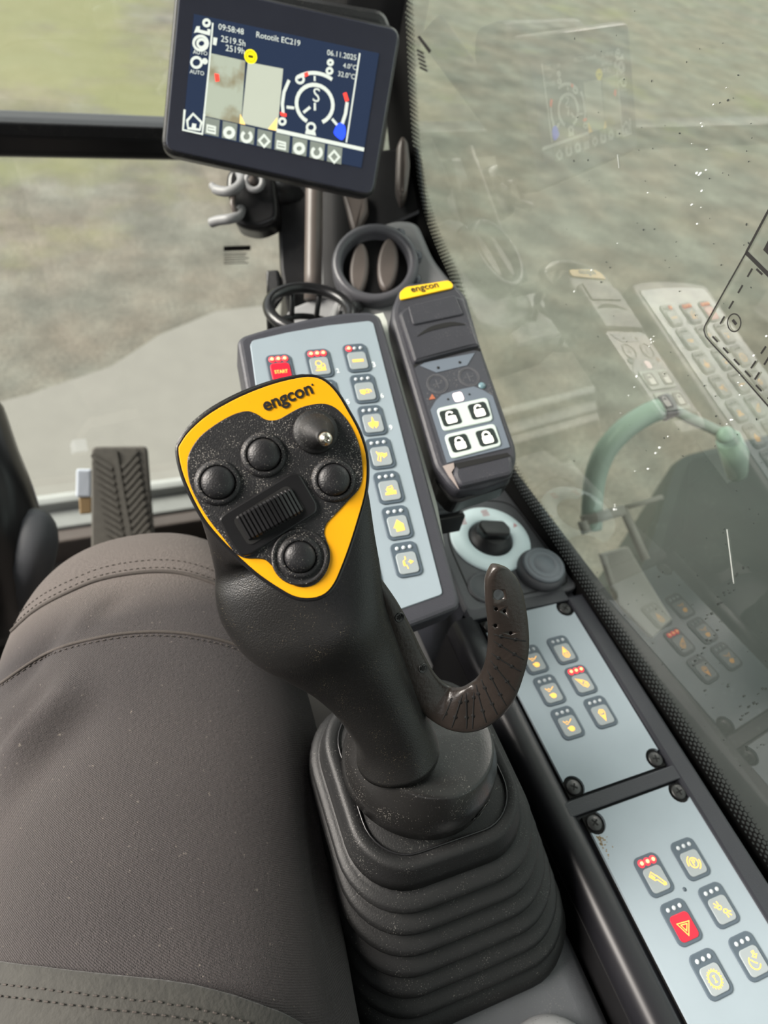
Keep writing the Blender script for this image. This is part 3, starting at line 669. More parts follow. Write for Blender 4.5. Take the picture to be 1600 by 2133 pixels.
# rotary switch with pale ring, round socket caps
FR = Frame((.3185, .3385, ZC + .003), (1, 0, 0), (0, 0, 1))
rs = thing('rotary_switch', (.3185, .3385, ZC), 'black rotary switch in a pale ring on the knob plate', 'switch')
ro, ri = .0385, .0215; n_ = 48; rg = MB()
rg.rings([[FR.pt(r * math.cos(2 * math.pi * k / n_), r * math.sin(2 * math.pi * k / n_), c) for k in range(n_)] for r, c in ((ro, -.001), (ro, .002), (ro - .001, .003), (ri + .001, .0034), (ri, .002), (ri, -.004), (ro, -.001))], False, False)
obj('dial_ring', rg, RING, rs, 'pale blue white dial ring')
obj('recess', MB().lathe(FR, [(ri, .0005), (ri * .98, .0006), (.0001, .0006)], 28), DARKV, rs)
obj('collar', MB().lathe(FR, [(.0205, .0006), (.0205, .003), (.018, .005), (.017, .0065), (.0155, .007), (.014, .010), (.013, .0105), (.0001, .0105)], 32), BLACK, rs)
kk = MB().slab(FR, rpoly([(-.0135, -.005), (.0105, -.011), (.0145, -.004), (.012, .006), (-.0105, .0115), (-.015, .006)], .003), .006, .018, .002)
obj('knob', kk, BLACKS, rs, 'glossy black turning knob')
pr = MB()
def print_blob(a, r):
    cx, cy = r * math.cos(math.radians(a)), r * math.sin(math.radians(a))
    for i in range(5): pr.stroke(FR, [(cx - .004 + random.uniform(0, .002), cy - .003 + i * .0016), (cx + .002 + random.uniform(0, .002), cy - .003 + i * .0016)], .0007, .0033)
print_blob(128, .030); print_blob(75, .030); pr.slab(FR, [(.0275, .006), (.0325, .0075), (.0305, .0115)], .0033, .0035)
obj('dial_print', pr, PINKP, rs, 'faded red dial symbols')
FK = Frame((.3480, .2925, ZC + .003), (1, 0, 0), (0, 0, 1))
sc_ = thing('socket_cap', (.348, .2925, ZC), 'round dark grey socket cap right of the rotary switch', 'cap', 'round caps on the knob plate')
obj('flange', MB().lathe(FK, [(.0225, -.002), (.0225, .006), (.0205, .009), (.0195, .0095), (.0001, .0095)], 40), GREYP, sc_)
obj('lid', MB().lathe(FK, [(.0195, .009), (.0195, .0115), (.018, .0125), (.0160, .0125), (.0155, .0119), (.0150, .0125), (.0105, .0125), (.0100, .0119), (.0095, .0125), (.0001, .0125)], 40), mat('slate_cap', (.12, .14, .16), .45), sc_, 'slate grey embossed lid')
FK2 = Frame((.2895, .2885, ZC + .003), (1, 0, 0), (0, 0, 1))
tag(obj('socket_cap', MB().lathe(FK2, [(.0165, -.002), (.0165, .001), (.0155, .0018), (.0135, .0018), (.013, .0012), (.0001, .0012)], 36), GREYP), 'flat dark blanking cap half hidden behind the thumb hook', 'cap', 'round caps on the knob plate')
# small black switch under the tool display
FS = Frame(P(925, 1055, .61), (1, 0, 0), (0, 0, 1))
sw = thing('rocker_switch', FS.o, 'black rocker switch half hidden under the handheld display', 'switch')
obj('housing', MB().box(FS, -.018, .014, -.014, .012, -.02, .002, .002), BLACKS, sw); obj('rocker', MB().box(FS, -.014, .010, -.010, .008, 0, .007, .003), GREYP, sw)

# ------------------------------------------------------------------ TALL KEY TABLET
KN = V((-.07, -.32, .945)); KF = Frame((.193, .428, .664), (1, .0, .07), KN)
kpd = thing('key_tablet', KF.pt(-.02, -.1, -.05), 'tall silver key tablet in a dark housing behind the joystick', 'key tablet')
hs_px = [(494, 712), (505, 701), (560, 684), (640, 665), (720, 652), (772, 650), (792, 660), (802, 690), (870, 925), (958, 1250), (955, 1268), (900, 1290), (780, 1335), (640, 1385), (612, 1370), (560, 1080)]
hs = rpoly(KF.locs(hs_px), .004)
obj('housing', MB().slab(KF, hs, -.030, .002, .004, 3), mat('dark_tablet_housing', (.045, .045, .055), .4, bump=.4, bscale=900, var=.12), kpd)
ft = KF.locs([(845, 1275), (955, 1262), (958, 1250), (700, 1340)])
obj('foot', MB().slab(KF, rpoly(KF.locs([(770, 1290), (950, 1240), (948, 1100), (760, 1100)]), .006), -.055, -.028, .003), BLACK, kpd)
fp_px = [(521, 722), (526, 713), (600, 696), (680, 682), (768, 672), (777, 677), (921, 1240), (842, 1268), (640, 1340), (604, 1335)]
obj('face_plate', MB().slab(KF, rpoly(KF.locs(fp_px), .003), .0, .0028, .0005, 1), SILVER, kpd)
kr1 = V(KF.loc(742, 750.6)); kr6 = V(KF.loc(825.6, 1092)); km1 = V(KF.loc(664, 762))
colv = (km1 - kr1); rowv = (kr6 - kr1) / 5
krot = math.atan2(rowv.x, -rowv.y) * .85
KI = [['START', 'engine', 'bars'], ['dots', 'lamps', 'machine'], ['gear', 'dots', 'claw'], ['light1', 'bars', 'grab'], ['dots', 'light2', 'truck'], ['bars', 'dots', 'house'], ['dial', 'machine', 'travel']]
for r in range(7):
    for c in range(3):
        p = kr1 + rowv * r + colv * (2 - c)
        lit = R3 if (r == 0 and c < 2) else ((1, 0, 0) if (r == 0 and c == 2) else N3)
        key(KF, p.x, p.y, .0028, KI[r][c], kpd, lit, (r, c) == (0, 0), krot, {(0, 0): 'red start key with lit lamps', (0, 1): 'key with three lit red lamps', (0, 2): 'key with one lit red lamp'}.get((r, c)))
nm = MB()
for tx, x, y in (('2', 701, 781), ('3', 776, 769), ('6', 793, 833), ('9', 811, 899), ('5', 722, 846)):
    t_ = text_mb(KF, tx, (x, y), (x + 6, y - 1), .0028, .0002, .02); nm.add(t_.v, t_.f)
obj('key_numbers', nm, WHITEP, kpd, 'white printed key numbers')
# pale strip between tablet and display
ws = MB(); pts = [(786, 636, 804, 632), (792, 650, 812, 650), (806, 690, 818, 690), (840, 815, 852, 812), (880, 950, 893, 948), (905, 1040, 920, 1040), (932, 1140, 940, 1150)]
Lp = [KF.pt(*KF.loc(a, b), -.012) for a, b, c, d in pts]; Rp = [KF.pt(*KF.loc(c, d), -.012) for a, b, c, d in pts]
dn = KF.ez * -.012
ws.rings([[a, b, b + dn, a + dn] for a, b in zip(Lp, Rp)], smooth=False)
tag(obj('edge_strip', ws, CREAMW), 'cream white plastic strip between the key tablet and the handheld display', 'strip')
# bracket arm carrying tablet and display
ba = thing('mounting_arm', KF.pt(.01, -.12, -.1), 'black arm carrying the key tablet above the console', 'arm')
p0 = KF.pt(-.03, -.08, -.033); obj('post', MB().tube([p0, p0 + V((.01, -.01, -.06)), V((.21, .30, .50)), V((.225, .30, .30)), V((.23, .30, .02))], .016, 12), BLACK, ba)
obj('clamp', MB().slab(KF, rrect(.06, .06, .01, cx=-.03, cy=-.08), -.042, -.0305, .003), BLACK, ba)

# ------------------------------------------------------------------ HANDHELD TOOL DISPLAY (yellow label)
HN = V((-.16, -.30, .93)); HF = Frame(P(945, 815, .575), (1, 0, .13), HN)
hd = thing('tool_display', HF.pt(0, -.02, -.04), 'black tool display with a yellow top label and four padlock keys', 'display')
Z3 = lambda x, y: (810 + x * .2203, 580 + y * .2203)
H_ = lambda pts: HF.locs([Z3(*p) for p in pts])
HB = mat('dark_display_plastic', (.034, .034, .042), .42, bump=.3, bscale=1100, var=.1, specks=.15)
obj('body', MB().slab(HF, rpoly(H_([(25, 300), (95, 120), (180, 60), (560, 40), (640, 80), (735, 200), (860, 640), (1195, 1600), (1205, 1720), (1150, 1900), (900, 1990), (650, 2030), (560, 1960), (430, 1790), (25, 410)]), .004), -.026, .004, .005, 3), HB, hd)
obj('back_shell', MB().slab(HF, rpoly(H_([(30, 360), (200, 80), (600, 60), (740, 240), (1195, 1640), (1180, 1900), (640, 2080), (480, 1900)]), .006), -.032, -.01, .002), BLACKS, hd)
obj('yellow_label', MB().slab(HF, rpoly(H_([(95, 170), (150, 120), (560, 55), (600, 100), (590, 130), (100, 243)]), .003), .004, .0055, .0006), YELLOWR, hd, 'yellow label with black lettering')
obj('lettering', text_mb(HF, 'engcon', Z3(210, 172), Z3(462, 122), .0056, .0002, .02), PRINT, hd)
obj('hood', MB().slab(HF, rpoly(H_([(75, 375), (160, 310), (610, 210), (700, 235), (850, 690), (760, 700), (420, 790), (225, 850)]), .004), .003, .0075, .003), HB, hd, 'raised hood above the small screen')
obj('hood_ridge', MB().slab(HF, rpoly(H_([(165, 320), (610, 215), (690, 400), (585, 420), (215, 500)]), .003), .0072, .0088, .001), HB, hd)
obj('hood_slot', MB().slab(HF, catmull(H_([(255, 600), (360, 520), (480, 480), (600, 465), (710, 490), (600, 500), (480, 525), (360, 555)]), 3), .007, .0078), DARKV, hd, 'black slot across the hood')
obj('window_shadow_gap', MB().slab(HF, H_([(225, 850), (300, 810), (480, 770), (780, 690), (855, 690), (860, 715), (780, 705), (480, 785), (290, 830), (235, 870)]), .004, .0046), DARKV, hd)
obj('panel_face', MB().slab(HF, rpoly(H_([(235, 865), (290, 825), (790, 705), (850, 715), (1140, 1625), (620, 1755), (520, 1790)]), .002), .0035, .0043), mat('charcoal_panel', (.05, .052, .062), .35, specks=.3, sscale=900), hd)
obj('speaker_strip', MB().slab(HF, H_([(285, 855), (330, 825), (800, 735), (730, 850), (440, 920)]), .0042, .0047), mat('blue_grey_panel', (.13, .155, .19), .4), hd)
for x, y in ((457, 875), (660, 825)):
    c = HF.loc(*Z3(x, y)); obj('pinhole', MB().lathe(HF, [(.0012, .0046), (.0012, .0050), (.0001, .0050)], 10, c[0], c[1]), DARKV, hd)
for x, y in ((450, 1025), (745, 960)):
    c = HF.loc(*Z3(x, y)); m_ = MB()
    m_.stroke(HF, circ(.0086, 28, *c), .0006, .0043, .0003, True); m_.stroke(HF, circ(.0074, 28, *c), .0004, .0043, .0003, True)
    for q in (0, 1): m_.stroke(HF, [(c[0] - .004 * (1 - q), c[1] - .004 * q), (c[0] + .004 * (1 - q), c[1] + .004 * q)], .0005, .0043)
    obj('ring_key', m_, mat('dim_grey_print', (.11, .11, .12), .5), hd, 'dark round key with a cross')
obj('lower_panel', MB().slab(HF, H_([(385, 1270), (430, 1190), (490, 1130), (590, 1095), (790, 1050), (870, 1080), (970, 1140), (1130, 1620), (620, 1745), (540, 1770)]), .0042, .0047), MATS['blue_grey_panel'], hd)
c = HF.loc(*Z3(645, 1150)); obj('lit_symbol', MB().slab(HF, rrect(.008, .008, .002, cx=c[0], cy=c[1]), .0046, .0051), mat('pink_white_lamp', (.9, .7, .7), .4, emit=(1, .7, .7), estr=.9), hd, 'glowing pinkish symbol')
obj('warning_triangle', MB().slab(HF, H_([(370, 1175), (400, 1120), (432, 1165)]), .0043, .0047), mat('dull_orange_print', (.38, .12, .06), .5), hd, 'small dull orange warning triangle')
c = HF.loc(*Z3(870, 1042)); obj('indicator', MB().lathe(HF, [(.003, .0043), (.003, .0049), (.0001, .0050)], 14, c[0], c[1]), mat('teal_indicator', (.13, .22, .25), .3), hd, 'small teal indicator dot')
for x, y in ((550, 1172), (750, 1125)):
    c = HF.loc(*Z3(x, y)); obj('pinhole', MB().lathe(HF, [(.0009, .0046), (.0009, .0050), (.0001, .0050)], 10, c[0], c[1]), DARKV, hd)
PALEK = mat('pale_green_white_key', (.5, .57, .53), .4, emit=(.85, 1, .93), estr=.03)
def quadfit(pts): return H_(pts)
for rect, locks in (([(437, 1262), (915, 1155), (975, 1375), (505, 1480)], [(570, 1348, 0), (835, 1285, 0)]), ([(510, 1510), (985, 1400), (1055, 1610), (580, 1738)], [(655, 1590, 1), (910, 1535, 1)])):
    kq = obj('key_pair', MB().slab(HF, rpoly(H_(rect), .004), .0046, .0058, .0008), PALEK, hd, 'pale key bar with two padlock symbols')
    ex_ = (V(HF.loc(*Z3(*rect[1]))) - V(HF.loc(*Z3(*rect[0])))).normalized(); FL = Frame(HF.o, HF.ex * ex_.x + HF.ey * ex_.y, HF.ez)
    for x, y, closed in locks:
        cx, cy = FL.loc(*Z3(x, y))
        pd = obj('padlock_key', MB().slab(FL, rrect(.0155, .0140, .0025, cx=cx, cy=cy), .0056, .0063, .0003), mat('dark_green_key', (.02, .028, .026), .4) if 'dark_green_key' not in MATS else MATS['dark_green_key'], kq)
        lk = MB().slab(FL, rrect(.0085, .0065, .0015, cx=cx, cy=cy - .0022), .0062, .0066)
        lk.stroke(FL, [(cx + .0028 * math.cos(q), cy + .0018 + .0028 * math.sin(q)) for q in [math.radians((-20 if closed else 25) + (220 if closed else 200) * i / 12) for i in range(13)]], .0014, .0062, .0004)
        if not closed: lk.stroke(FL, [(cx - .0028, cy + .002), (cx - .0028, cy - .001)], .0014, .0062, .0004)
        pd2 = obj('padlock_symbol', lk, mat('cream_lit_symbol', (.85, .84, .76), .4, emit=(1, .98, .88), estr=.4) if 'cream_lit_symbol' not in MATS else MATS['cream_lit_symbol'], kq)
obj('lower_lip', MB().slab(HF, rpoly(H_([(610, 1800), (1120, 1690), (1150, 1760), (1150, 1890), (660, 2010), (590, 1900)]), .004), .003, .0075, .003), HB, hd, 'rounded lower end of the display')
obj('lip_recess', MB().slab(HF, H_([(605, 1790), (1095, 1690), (1130, 1720), (640, 1840)]), .0072, .0078), DARKV, hd)
obj('corner_plate', MB().slab(HF, H_([(500, 1800), (600, 1770), (608, 1815), (580, 1860), (650, 2015), (560, 1900)]), .0042, .0052), mat('worn_pinkish_grey', (.33, .28, .26), .35), hd, 'worn pinkish grey corner')

# ------------------------------------------------------------------ MONITOR
mez = V((-.139, -.858, .50)).normalized(); mo_ = P(582, 191, .60)
MF = Frame(mo_, on_plane(789, 112, mo_, mez) - on_plane(404, 30, mo_, mez) + on_plane(752, 350, mo_, mez) - on_plane(381, 273, mo_, mez), mez)
Z1 = lambda x, y: (320 + x * .35, y * .35)
mo = thing('monitor', MF.pt(0, -.07, -.03), 'dark tilted monitor with a lit screen on the front pillar', 'monitor')
glo = rpoly(MF.locs([(375, -38), (832, 62), (775, 407), (343, 311)]), .009, 6)
obj('housing', MB().slab(MF, inset(ccw(glo), -.003), -.022, -.002, .004, 3), BLACK, mo)
obj('back_cover', MB().slab(MF, rpoly(MF.locs([(480, -60), (820, 0), (838, 60), (770, 380), (400, 290)]), .02), -.05, -.02, .01, 3), BLACK, mo)
obj('bezel', MB().slab(MF, glo, -.004, .0012, .0012), BEZEL, mo, 'dark blue grey bezel')
SCR = mat('navy_screen', (.012, .016, .035), .1, coat=.8, emit=(.10, .16, .30), estr=.11)
scr = obj('screen', MB().slab(MF, MF.locs([(404, 30), (789, 112), (752, 350), (381, 273)]), .0005, .0015), SCR, mo, 'lit navy screen with gauges and camera pictures')
UIW = mat('screen_white', (.3, .32, .3), .4, emit=(.93, 1, .88), estr=.36)
UIG = mat('screen_pale_green', (.16, .18, .16), .4, emit=(.66, .74, .62), estr=.12)
UIR = mat('screen_red', (.7, .05, .04), .4, emit=(1, .05, .03), estr=.7)
UIB = mat('screen_blue', (.02, .05, .6), .4, emit=(.02, .07, 1), estr=.7)
UIY = mat('screen_yellow', (.7, .6, .02), .4, emit=(.9, .75, .0), estr=.6)
UIO = mat('screen_amber', (.8, .5, .15), .4, emit=(1, .65, .2), estr=.6)
CAMP = mat('camera_picture', (.15, .16, .13), .4, emit=(.8, .86, .68), estr=.26)
def campic():
    m = CAMP; n = m.node_tree.nodes; l = m.node_tree.links; b = n['Principled BSDF']; t = n.new('ShaderNodeTexCoord')
    no = n.new('ShaderNodeTexNoise'); no.inputs['Scale'].default_value = 45; no.inputs['Detail'].default_value = 4; l.new(t.outputs['Object'], no.inputs['Vector'])
    r = n.new('ShaderNodeValToRGB'); l.new(no.outputs['Fac'], r.inputs[0]); e = r.color_ramp.elements; e[0].position = .36; e[0].color = (.42, .34, .18, 1); e[1].position = .5; e[1].color = (.76, .84, .66, 1)
    l.new(r.outputs[0], b.inputs['Emission Color'])
campic()
CAMP2 = mat('pale_camera_picture', (.18, .19, .16), .4, emit=(.82, .87, .70), estr=.3, var=.1, vscale=40)
def ui(name, m, mb, lab=None): return obj(name, mb, m, scr, lab)
def L1(pts): return MF.locs([Z1(*p) for p in pts])
def T1(mb, txt, a, b, hs_=1.0):
    t_ = text_mb(MF, txt, Z1(*a), Z1(*b), .0016, .0001, .0, hs_); mb.add(t_.v, t_.f)
ui('camera_picture', CAMP, MB().slab(MF, L1([(340, 320), (545, 365), (520, 740), (295, 690)]), .0015, .0017), 'left camera picture')
ui('camera_picture', CAMP2, MB().slab(MF, L1([(560, 372), (770, 412), (735, 782), (522, 735)]), .0015, .0017), 'right camera picture')
for a_ in (('09:58:48', (385, 178), (535, 210)), ('2519.5h', (400, 250), (545, 280)), ('2519h', (428, 305), (540, 326)), ('Rototilt EC219', (610, 225), (870, 278)), ('06.11.2025', (1030, 330), (1203, 362)), ('4.0°C', (1125, 405), (1205, 420)), ('32.0°C', (1095, 455), (1195, 475)), ('AUTO', (235, 322), (320, 334)), ('AUTO', (215, 438), (300, 452)), ('S', (945, 605), (985, 612))):
    tx = MB(); T1(tx, *a_); o = ui('screen_lettering', UIW, tx, 'white screen lettering'); o['kind'] = 'stuff'
gg = MB()
def A1(cx, cy, rx, ry, a0, a1, wd, n=24, tilt=13):
    pts = []
    for i in range(n):
        a = math.radians(a0 + (a1 - a0) * i / (n - 1)); x, y = rx * math.cos(a), -ry * math.sin(a); tt = math.radians(tilt)
        pts.append((cx + x, cy + y + x * math.tan(tt) * .25))
    return L1(pts)
gg.stroke(MF, A1(957, 622, 108, 115, -65, 245, 0), .0030, .0016); 
gg.stroke(MF, A1(957, 622, 180, 185, 55, 125, 0), .0028, .0016); gg.stroke(MF, L1([(805, 480), (775, 550), (765, 620), (770, 680)]), .0026, .0016); gg.stroke(MF, L1([(1150, 610), (1140, 680), (1120, 740)]), .0028, .0016)
gg.stroke(MF, L1([(890, 672), (930, 640)]), .0022, .0016); gg.stroke(MF, L1([(958, 615), (958, 660)]), .0018, .0016); gg.stroke(MF, L1([(957, 455), (957, 485)]), .0016, .0016); gg.stroke(MF, L1([(790, 640), (835, 645)]), .0022, .0016); gg.stroke(MF, L1([(1060, 710), (1090, 745)]), .0022, .0016)
gg.stroke(MF, L1([(352, 140), (328, 420), (300, 690)]), .0013, .0016); gg.stroke(MF, L1([(1225, 320), (1145, 850)]), .0013, .0016); gg.stroke(MF, L1([(730, 778), (990, 835), (1250, 892)]), .0030, .0016)
gg.slab(MF, L1([(255, 160), (275, 160), (275, 180), (320, 190), (320, 175), (340, 180), (335, 215), (315, 210), (260, 195), (240, 200)]), .0016, .0017)
for c_, r_ in (((315, 140), 18), ((280, 260), 42), ((285, 262), 24), ((255, 375), 30), ((305, 368), 10), ((870, 475), 22), ((1045, 425), 16), ((1050, 375), 14), ((935, 760), 24), ((765, 725), 18)):
    gg.stroke(MF, L1([(c_[0] + r_ * math.cos(a), c_[1] + r_ * math.sin(a)) for a in [math.radians(20 * i) for i in range(18)]]), .0020, .0016, .0002, True)
gg.slab(MF, L1([(905, 775), (960, 785), (965, 810), (900, 798)]), .0016, .0017); gg.slab(MF, L1([(355, 225), (380, 230), (372, 275), (352, 268)]), .0016, .0017)
gg.stroke(MF, L1([(185, 655), (175, 775), (290, 800), (302, 680)]), .0018, .0016)
gg.stroke(MF, L1([(200, 720), (235, 680), (285, 730), (275, 775), (205, 765)]), .0020, .0016, .0002, True); gg.slab(MF, L1([(230, 735), (255, 740), (250, 770), (225, 765)]), .0016, .0017)
ui('screen_gauges', UIW, gg, 'white ring gauge and symbols')['kind'] = 'stuff'
rd = MB(); rd.slab(MF, L1([(893, 440), (915, 430), (920, 452), (900, 462)]), .0017, .0019); rd.stroke(MF, L1([(1135, 555), (1150, 605)]), .0032, .0017); rd.slab(MF, L1([(752, 668), (790, 680), (788, 698), (755, 690)]), .0017, .0019); rd.slab(MF, L1([(362, 440), (388, 445), (392, 485), (368, 490)]), .0018, .0019)
ui('red_marks', UIR, rd, 'red marks on the gauges')['kind'] = 'stuff'
bl = MB(); bl.slab(MF, catmull(L1([(1070, 785), (1100, 735), (1135, 750), (1140, 800), (1120, 835), (1085, 815)]), 4), .0017, .0019); ui('blue_mark', UIB, bl, 'blue tank symbol')
ye = MB(); c = MF.loc(*Z1(577, 340)); ye.slab(MF, circ(.0052, 20, *c), .0017, .0019); ui('yellow_badge', UIY, ye, 'round yellow badge')
ye = MB(); c2 = c; ye.stroke(MF, circ(.0036, 16, *c), .0005, .0019, .0001, True); ye.stroke(MF, [(c[0] - .002, c[1]), (c[0] + .002, c[1])], .002, .0019, .0001); ui('badge_print', mat('dark_olive', (.15, .13, .0), .5), ye)
orr = MB(); orr.slab(MF, L1([(515, 680), (545, 745), (512, 738)]), .0018, .0019); orr.slab(MF, L1([(735, 700), (728, 780), (680, 770)]), .0018, .0019); ui('amber_marks', UIO, orr, 'amber corners in the camera pictures')
for i in range(8):
    x = 308 + i * 104; y = 698 + i * 23.5
    if i == 2: pass
    tl = ui('menu_tile', UIG, MB().slab(MF, L1([(x, y), (x + 86, y + 19), (x + 78, y + 118), (x - 6, y + 99)]), .0015, .0017), 'pale grey menu tile')
ic = MB()
for i in range(8):
    cx, cy = 345 + i * 104, 768 + i * 23.5
    kind = i % 4
    if kind == 0: ic.stroke(MF, L1([(cx - 25, cy - 20), (cx + 22, cy - 8), (cx + 22, cy + 28), (cx - 28, cy + 18)]), .0020, .0018, .0001, True); ic.stroke(MF, L1([(cx - 20, cy), (cx + 22, cy + 8)]), .0015, .0018)
    elif kind == 1: ic.stroke(MF, L1([(cx + 26 * math.cos(a), cy + 26 * math.sin(a)) for a in [math.radians(30 * q) for q in range(12)]]), .0030, .0018, .0001, True)
    elif kind == 2: ic.stroke(MF, L1([(cx + 28 * math.cos(a), cy + 30 * math.sin(a)) for a in [math.radians(-60 + 30 * q) for q in range(11)]]), .0026, .0018)
    else: ic.stroke(MF, L1([(cx, cy - 32), (cx + 30, cy + 4), (cx, cy + 36), (cx - 30, cy)]), .0026, .0018, .0001, True)
ui('menu_symbols', UIW, ic, 'white menu symbols')
arm = thing('monitor_bracket', P(700, 200, .70), 'black bracket holding the monitor to the pillar', 'bracket')
obj('arm', MB().tube([MF.pt(.02, -.01, -.052), MF.pt(.03, -.02, -.075), V((.285, .79, .80))], .016, 12), BLACK, arm)
obj('mount_plate', MB().slab(MF, rrect(.07, .06, .008, cx=.02, cy=-.01), -.056, -.0505, .001), BLACK, arm)

# hook clamp on the pillar below the monitor
FH = Frame(P(520, 410, .74), right, -fwd)
hk = thing('hook_clamp', FH.pt(0, -.03, -.02), 'black clamp with two curved grey hooks below the monitor', 'clamp')
obj('body', MB().slab(FH, catmull(FH.locs([(478, 352), (520, 345), (566, 360), (576, 400), (578, 450), (556, 468), (525, 474), (490, 462), (482, 430), (470, 390)]), 4), -.03, 0, .006, 3, True), BLACKS, hk)
obj('hook', MB().tube(catmull([tuple(P(*p)) for p in ((441, 386, .735), (452, 396, .73), (474, 399, .725), (496, 389, .725), (504, 374, .73), (500, 360, .74))], 5, False), [.0035] * 4 + [.005] * 22, 10), GREYL, hk, 'curved grey hook')
obj('hook', MB().tube(catmull([tuple(P(*p)) for p in ((440, 464, .735), (456, 459, .73), (478, 456, .725), (496, 450, .73), (503, 436, .74))], 5, False), .005, 10), GREYL, hk, 'curved grey hook')
obj('spring_ring', MB().tube([P(530 + 17 * math.cos(a), 378 + 18 * math.sin(a), .728) for a in [math.radians(20 * i) for i in range(18)]], .0032, 8, closed=True), GREYL, hk)
obj('pivot', MB().lathe(Frame(P(523, 376, .73), right, -fwd), [(.005, -.01), (.005, .002), (.003, .004), (.0001, .004)], 14), BROWN, hk)
obj('rib', MB().tube([P(486, 400, .728), P(484, 425, .728), P(492, 445, .728)], .003, 8), BROWN, hk)
obj('mount', MB().tube([P(560, 400, .755), P(585, 405, .765), P(625, 410, .775)], .012, 10), BLACK, hk)

# ------------------------------------------------------------------ AIR VENT on the dash pod
FV = Frame(P(795, 560, .715), right, (-fwd + up * .18))
dp = MB().slab(FV, rpoly(FV.locs([(676, 655), (700, 610), (745, 520), (790, 458), (830, 446), (872, 452), (905, 530), (955, 590), (965, 680), (860, 720), (700, 700)]), .012), -.10, -.006, .008, 3, True)
pod = thing('dash_pod', FV.pt(0, -.06, -.08), 'grey dash pod at the foot of the pillar', 'dash')
obj('body', dp, GREYL, pod)
VRING = mat('grey_vent_ring', (.09, .09, .1), .35)
av = thing('air_vent', FV.pt(0, -.04, -.02), 'round adjustable air vent with two oval louvres in the dash pod', 'vent')
c = FV.loc(782, 555); ra = V(FV.loc(872, 550)) - V(FV.loc(692, 562)); R0 = ra.length / 2
n_ = 44
def vring(prof): return MB().rings([[FV.pt(c[0] + r * math.cos(2 * math.pi * k / n_), c[1] + .98 * r * math.sin(2 * math.pi * k / n_), z) for k in range(n_)] for r, z in prof], False, False)
obj('ring', vring([(R0, -.014), (R0, .004), (R0 * .97, .009), (R0 * .88, .0105), (R0 * .80, .009), (R0 * .77, .005), (R0 * .75, -.006), (R0 * .70, -.006)]), VRING, av, 'dark grey vent ring')
obj('throat', MB().lathe(FV, [(R0 * .79, -.008), (R0 * .79, -.005), (.0001, -.0045)], 32, *c), DARKV, av)
for px, wd in (((748, 562), 20), ((808, 552), 22)):
    cc = FV.loc(*px); o = [(cc[0] + wd / FPX * .715 * math.cos(a) + .002 * math.sin(a), cc[1] + R0 * .66 * math.sin(a)) for a in [2 * math.pi * i / 24 for i in range(24)]]
    obj('louvre', MB().slab(FV, o, -.005, .004, .004, 3, True), BROWN, av, 'oval warm grey louvre')
for a in (15, 55, -20):
    q = V((c[0] + R0 * .98 * math.cos(math.radians(a)), c[1] + R0 * .98 * math.sin(math.radians(a))))
    obj('ring_tab', MB().lathe(FV, [(.006, -.008), (.006, .002), (.004, .004), (.0001, .004)], 12, q.x, q.y), BEZEL, av)

# ------------------------------------------------------------------ CUP HOLDER hoop
ch = thing('cup_holder', P(645, 690, .70), 'black ring cup holder behind the key tablet', 'cup holder')
cc = P(645, 652, .665); rr = .0385
def hoop(c0, r, t): return MB().tube([c0 + V((r * math.cos(a), r * .95 * math.sin(a), 0)) for a in [2 * math.pi * i / 36 for i in range(36)]], t, 10, closed=True)
obj('hoop', hoop(cc + V((0, 0, .004)), rr, .0055), BLACKS, ch); obj('hoop', hoop(cc - V((0, 0, .026)), rr * .93, .0032), BLACKS, ch)
for a in (60, 100, 160, 20, 240, 300):
    d = V((math.cos(math.radians(a)), .95 * math.sin(math.radians(a)), 0)) * rr; obj('strut', MB().tube([cc + d + V((0, 0, .004)), cc + d * .93 - V((0, 0, .026)), cc + d * .8 - V((0, 0, .06))], .0028, 8), BLACKS, ch)
obj('base', MB().lathe(Frame(cc - V((0, 0, .064)), (1, 0, 0), (0, 0, 1)), [(.032, -.003), (.032, .003), (.03, .004), (.0001, .004)], 28), BLACK, ch)
obj('bracket', MB().tube([cc + V((.036, .01, 0)), cc + V((.055, .02, -.01)), FV.pt(-.02, -.03, -.02)], .006, 8), BLACK, ch)
FX = Frame(P(567, 585, .74), right, -fwd); tag(obj('junction_box', MB().slab(FX, rpoly(FX.locs([(553, 562), (580, 560), (584, 600), (556, 640)]), .003), -.03, 0, .003), BLACK), 'small black box at the foot of the front pillar', 'box')
FX = Frame(P(700, 650, .73), right, -fwd + up * .4); obj('cover', MB().slab(FX, rpoly(FX.locs([(560, 720), (600, 640), (670, 612), (740, 640), (830, 650), (840, 760), (560, 780)]), .008), -.06, 0, .006), GREYL, pod)

# ------------------------------------------------------------------ PEDAL, block, column
FPd = Frame(P(252, 1000, 1.09), V((1, 0, .0)), V((-.12, -.75, .66)))
pe = thing('foot_pedal', FPd.pt(0, -.09, -.03), 'dusty ribbed rubber foot pedal in front of the knee', 'pedal')
po = FPd.locs([(190, 931), (306, 930), (322, 1130), (190, 1150)])
obj('pad', MB().slab(FPd, rpoly(po, .008), -.016, 0, .003), PEDALM, pe)
cx = V(FPd.loc(248, 1000)).x
for i in range(15):
    for sg in (-1, 1):
        b0 = po[0][1] - .012 - i * .0115
        m_ = MB().stroke(FPd, [(cx + sg * .007, b0 - .024), (cx + sg * .033, b0)], .0055, -.0005, .0035)
        obj('rib', m_, PEDALM, pe)
obj('rib', MB().stroke(FPd, [(cx, po[0][1] - .01), (cx + .002, po[0][1] - .19)], .008, -.0005, .0035), PEDALM, pe)
obj('lever', MB().tube([FPd.pt(0, -.05, -.016), FPd.pt(0, -.08, -.05), V((FPd.o.x, FPd.o.y - .05, .01))], .012, 8), BLACK, pe)
